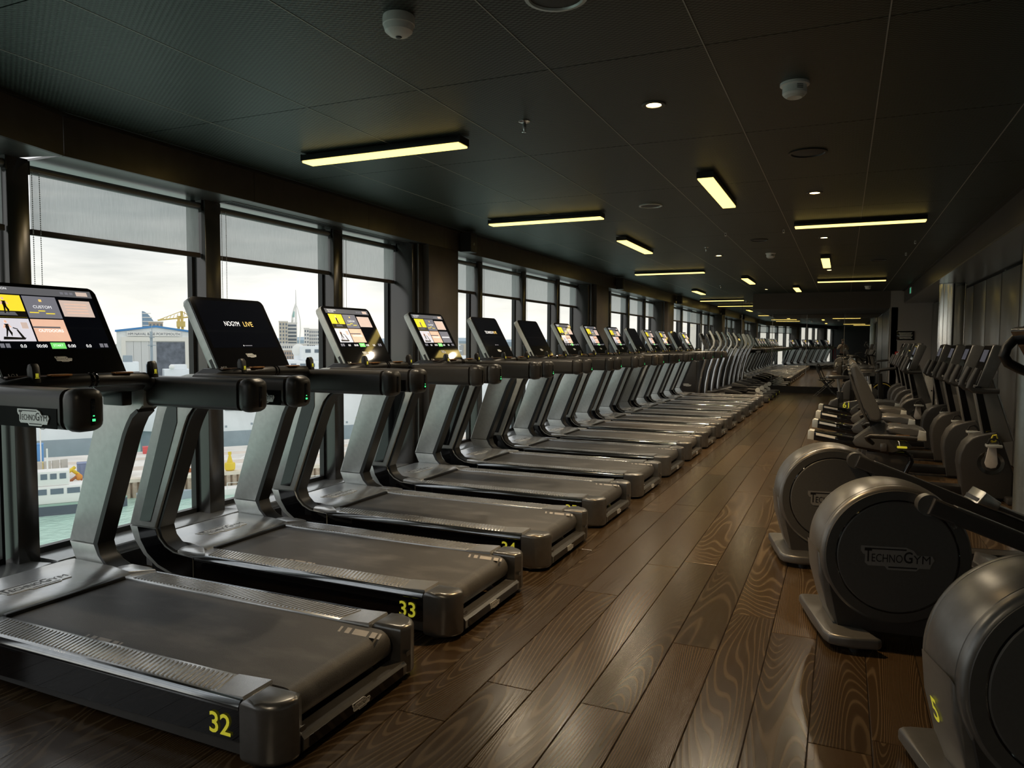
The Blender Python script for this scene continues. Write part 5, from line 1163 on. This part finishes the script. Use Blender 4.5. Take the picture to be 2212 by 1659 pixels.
# --- buildings beyond
def face_frame(pa, pb, d):
    a, b_ = far(pa, 743, d), far(pb, 743, d); a.z = b_.z = 0
    x = (b_-a); w_ = x.length; x.normalize(); y = Vector((-x.y, x.x, 0))
    M = Matrix(((x.x, y.x, 0, a.x), (x.y, y.y, 0, a.y), (0, 0, 1, 0), (0, 0, 0, 1))); return M, w_
def zt(px, py, d): return far(px, py, d).z
def block(name, label, pa, pb, ptop, d, m, depth=18, cols=0, rows=0, zb=-22, wfrac=.5, wm=WINB):
    M, w_ = face_frame(pa, pb, d); z1 = zt((pa+pb)/2, ptop, d)
    t = thing(name, label, 'building'); t.matrix_world = M
    wl = MB().box(0, w_, 0, depth, zb, z1).build('wall', m, t, smooth=False); MB().box(-.3, w_+.3, -.3, depth+.3, z1, z1+.7).build('roof', BWHITE, t, smooth=False)
    for i in range(cols):
        for j in range(rows):
            x0 = w_*(i+.5-wfrac/2)/cols; x1 = w_*(i+.5+wfrac/2)/cols; za = z1-1.2-j*(3.0)
            MB().box(x0, x1, -.12, .02, za-1.7, za).build('window', wm, wl, smooth=False)
    return t, M, w_, z1
D = 330; M, w_ = face_frame(252, 412, D)
t = thing('hangar', 'big pale dockyard hangar with blue roof edge and white name board', 'building'); t.matrix_world = M
ze, zp = zt(330, 717.5, D), zt(330, 707, D); HG = mat('hangar_grey', (.86, .88, .87), .8, nscale=.3)
MB().prism([(0, -23), (w_, -23), (w_, ze), (w_*.52, zp), (0, ze)], 0, 60).build('wall', HG, t, smooth=False)
for (a, b_) in (((-.5, ze), (w_*.52, zp)), ((w_*.52, zp), (w_+.5, ze))):
    MB().prism([a, b_, (b_[0], b_[1]+.75), (a[0], a[1]+.75)], -.6, 60).build('roof_edge', mat('roof_blue', (.08, .28, .62), .6), t, smooth=False)
sc = w_/160.0
def hx(px): return (px-252)*sc
def hz_(py): return zt(330, py, D)
for (a, b_, c, d_2) in ((262, 408, 728, 737), (262, 271, 737, 815), (399, 408, 737, 815)): MB().box(hx(a), hx(b_), -.8, 0, hz_(d_2), hz_(c)).build('door_frame', mat('hangar_cream', (.88, .86, .80), .8), t, smooth=False)
for k in range(4): MB().box(hx(271)+k*hx(252+16.5), hx(271)+k*hx(252+16.5)+hx(252+15.8), -.35, 0, -23, hz_(737)).build('door_leaf', mat('door_grey', (.72, .73, .73), .8), t, smooth=False)
MB().box(hx(337), hx(399), -.5, 0, -23, hz_(739)).build('open_bay', mat('bay_dark', (.16, .18, .22), .8, var=.3, nscale=.5), t, smooth=False)
sg = MB().box(hx(274), hx(390), -.9, -.5, hz_(726.5), hz_(716.5)).build('name_board', BWHITE, t, smooth=False)
m_ = MB(M=frame((hx(276.5), -.95, hz_(724.2)), (1, 0, 0), (0, 0, 1), 1)); put_text(m_, 'HM NAVAL BASE PORTSMOUTH', 0, 0, hz_(718.8)-hz_(724.2), hx(388)-hx(276.5)); m_.build('lettering', mat('board_ink', (.05, .07, .12), .7), sg)
D = 620; M, w_ = face_frame(308, 340, D)
t = thing('curved_tower', 'blue glass tower with a curved sloping top behind the hangar', 'building'); t.matrix_world = M
zt0, zt1 = zt(310, 672, D), zt(338, 705, D)
pl = [(0, -22), (w_, -22), (w_, zt1)] + [(w_*(1-k/8), zt1+(zt0-zt1)*math.sin(PI/2*k/8)) for k in range(1, 9)]
MB().prism(pl, 0, 14).build('glass_body', mat('tower_blue', (.22, .34, .48), .25, .2, nscale=.2), t, smooth=False)
for k in range(9): MB().box(.3, w_*(.98-.075*max(0, 5-k)) if k < 5 else w_*.98, -.15, 0, zt0-2-3.0*k, zt0-1.4-3.0*k).build('floor_band', BWHITE, t, smooth=False)
block('tan_block', 'flat tan block just right of the blue curved tower', 322, 353, 696, 590, mat('tan_wall', (.52, .42, .34), .85), 15, 4, 2)
D = 520; M, w_ = face_frame(340, 416, D)
t = thing('dockyard_crane', 'yellow dockyard crane with a long lattice jib above the hangar', 'crane'); t.matrix_world = M
CY = mat('crane_yellow', (.72, .55, .18), .7); zj = zt(378, 689, D)
for (a, b_, c) in (((w_*.02, zj-1), (w_*.98, zj+1.5), .5), ((w_*.02, zj-1), (w_*.7, zj+5), .25), ((w_*.7, zj+5), (w_*.98, zj+1.5), .25), ((w_*.55, -22), (w_*.62, zj+2), .8), ((w_*.78, -22), (w_*.70, zj+5), .8)): MB().tube([(a[0], 0, a[1]), (b_[0], 0, b_[1])], c, 6).build('boom', CY, t)
MB().box(w_*.55, w_*.8, -2, 2, zj-5, zj-1.5).build('cab', CY, t)
for k in range(9): MB().tube([(w_*(.05+.1*k), 0, zj-1+2.5*(.05+.1*k)), (w_*(.1+.1*k), 0, zj-.5+2.5*(.1+.1*k)+5*(.1*k))], .15, 4).build('lattice', CY, t)
block('apartment_tower', 'beige apartment tower left of the white sail tower', 603, 622, 695, 640, mat('beige_wall', (.66, .61, .52), .85), 16, 3, 14)
block('apartment_slab', 'pale slab with dark window bands just left of the sail tower', 621, 642, 698, 660, BWHITE, 16, 1, 14, wfrac=.86)
block('podium_block', 'low white apartment block at the foot of the sail tower', 600, 664, 744, 600, BWHITE, 20, 14, 2)
block('brick_row', 'row of brown brick buildings under the apartment blocks', 598, 700, 757, 560, mat('brick_brown', (.62, .50, .42), .9), 14, 20, 2)
block('white_flats', 'narrow white tower right of the sail tower', 657, 668, 710, 640, BWHITE, 14, 2, 12)
block('balcony_flats', 'wide white flats with dark balconies and red roof line', 668, 702, 712, 655, BWHITE, 14, 8, 12)
D = 720; M, w_ = face_frame(613, 660, D); sx2 = w_/47.0
t = thing('sail_tower', 'slender white sail-shaped observation tower with a spire', 'tower'); t.matrix_world = M
P2 = lambda px, py: ((px-613)*sx2, zt(636, py, D))
STW = mat('tower_white', (.92, .92, .90), .6)
def strip(ptsL, ptsR, a, b_, nm, m): MB().prism([P2(*p) for p in ptsL]+[P2(*p) for p in ptsR[::-1]], a, b_).build(nm, m, t, smooth=False)
strip([(639.2, 626), (638.6, 660), (637, 700), (634, 770)], [(640.6, 626), (641.5, 660), (642, 700), (641, 770)], 0, 6, 'shaft', STW)
strip([(641.5, 660), (645, 676), (648, 692), (648.5, 710), (646, 740), (641.5, 770)], [(642.5, 660), (646.8, 676), (650, 692), (650.5, 710), (648, 740), (644, 770)], 1, 4, 'right_rib', STW)
strip([(638.5, 655), (634, 668), (630.5, 682), (629, 700)], [(638.5, 664), (636.5, 674), (634.5, 686), (633.5, 700)], 1, 4, 'sail', STW)
strip([(635.5, 672), (632, 684)], [(637.4, 673), (636.8, 686)], -.5, 1, 'viewing_deck', mat('deck_glass', (.35, .60, .58), .2))
for k in range(6): strip([(630+.2*k, 690+2.2*k)], [(637, 690+2.2*k), (637, 690.7+2.2*k), (630+.2*k, 690.7+2.2*k)], -.5, .5, 'brace', STW)
# --- town, trees, hills: beyond counting
tn = MB(); tnm = [BWHITE, mat('brick_far', (.62, .48, .40), .9), mat('grey_far', (.5, .52, .54), .9), mat('cream_far', (.7, .64, .54), .9), mat('roof_far', (.60, .48, .43), .9)]
rnd = random.Random(3)
for k in range(520):
    px = rnd.uniform(715, 1640) if k > 60 else rnd.uniform(430, 585); d = rnd.choice((450, 600, 800, 1100, 1500, 2200)); wv = rnd.uniform(8, 30); hgt = rnd.uniform(5, 10) if rnd.random() < .93 else rnd.uniform(14, 24)
    p = far(px, 743, d); T0 = Matrix.Translation((p.x, p.y, 0)) @ Matrix.Rotation(rnd.uniform(-.3, .3)+YAW, 4, 'Z'); tn.M = T0
    mi = rnd.choice((0, 0, 1, 2, 3, 3)); tn.box(-wv/2, wv/2, 0, 14, -24, -22.2+hgt, mi)
    if rnd.random() < .6: tn.prism([(-wv/2-.5, -22.2+hgt), (wv/2+.5, -22.2+hgt), (0, -22.2+hgt+3)], 0, 14, 'y', 4)
tag(tn.build('town', tnm, smooth=False), 'hazy low town roofs spread along the far shore', 'town', None, 'stuff')
tr = MB()
for k in range(260):
    px = rnd.uniform(430, 1640); d = rnd.choice((500, 700, 1000, 1600)); p = far(px, 743, d); r = rnd.uniform(3, 6)
    tr.ball((p.x, p.y, -21), r, n=8, sq=(1.4, 1.2, .9))
tag(tr.build('treetops', mat('far_trees', (.40, .47, .33), .95, var=.3, nscale=.2)), 'dull green treetops scattered through the far town', 'trees', None, 'stuff')
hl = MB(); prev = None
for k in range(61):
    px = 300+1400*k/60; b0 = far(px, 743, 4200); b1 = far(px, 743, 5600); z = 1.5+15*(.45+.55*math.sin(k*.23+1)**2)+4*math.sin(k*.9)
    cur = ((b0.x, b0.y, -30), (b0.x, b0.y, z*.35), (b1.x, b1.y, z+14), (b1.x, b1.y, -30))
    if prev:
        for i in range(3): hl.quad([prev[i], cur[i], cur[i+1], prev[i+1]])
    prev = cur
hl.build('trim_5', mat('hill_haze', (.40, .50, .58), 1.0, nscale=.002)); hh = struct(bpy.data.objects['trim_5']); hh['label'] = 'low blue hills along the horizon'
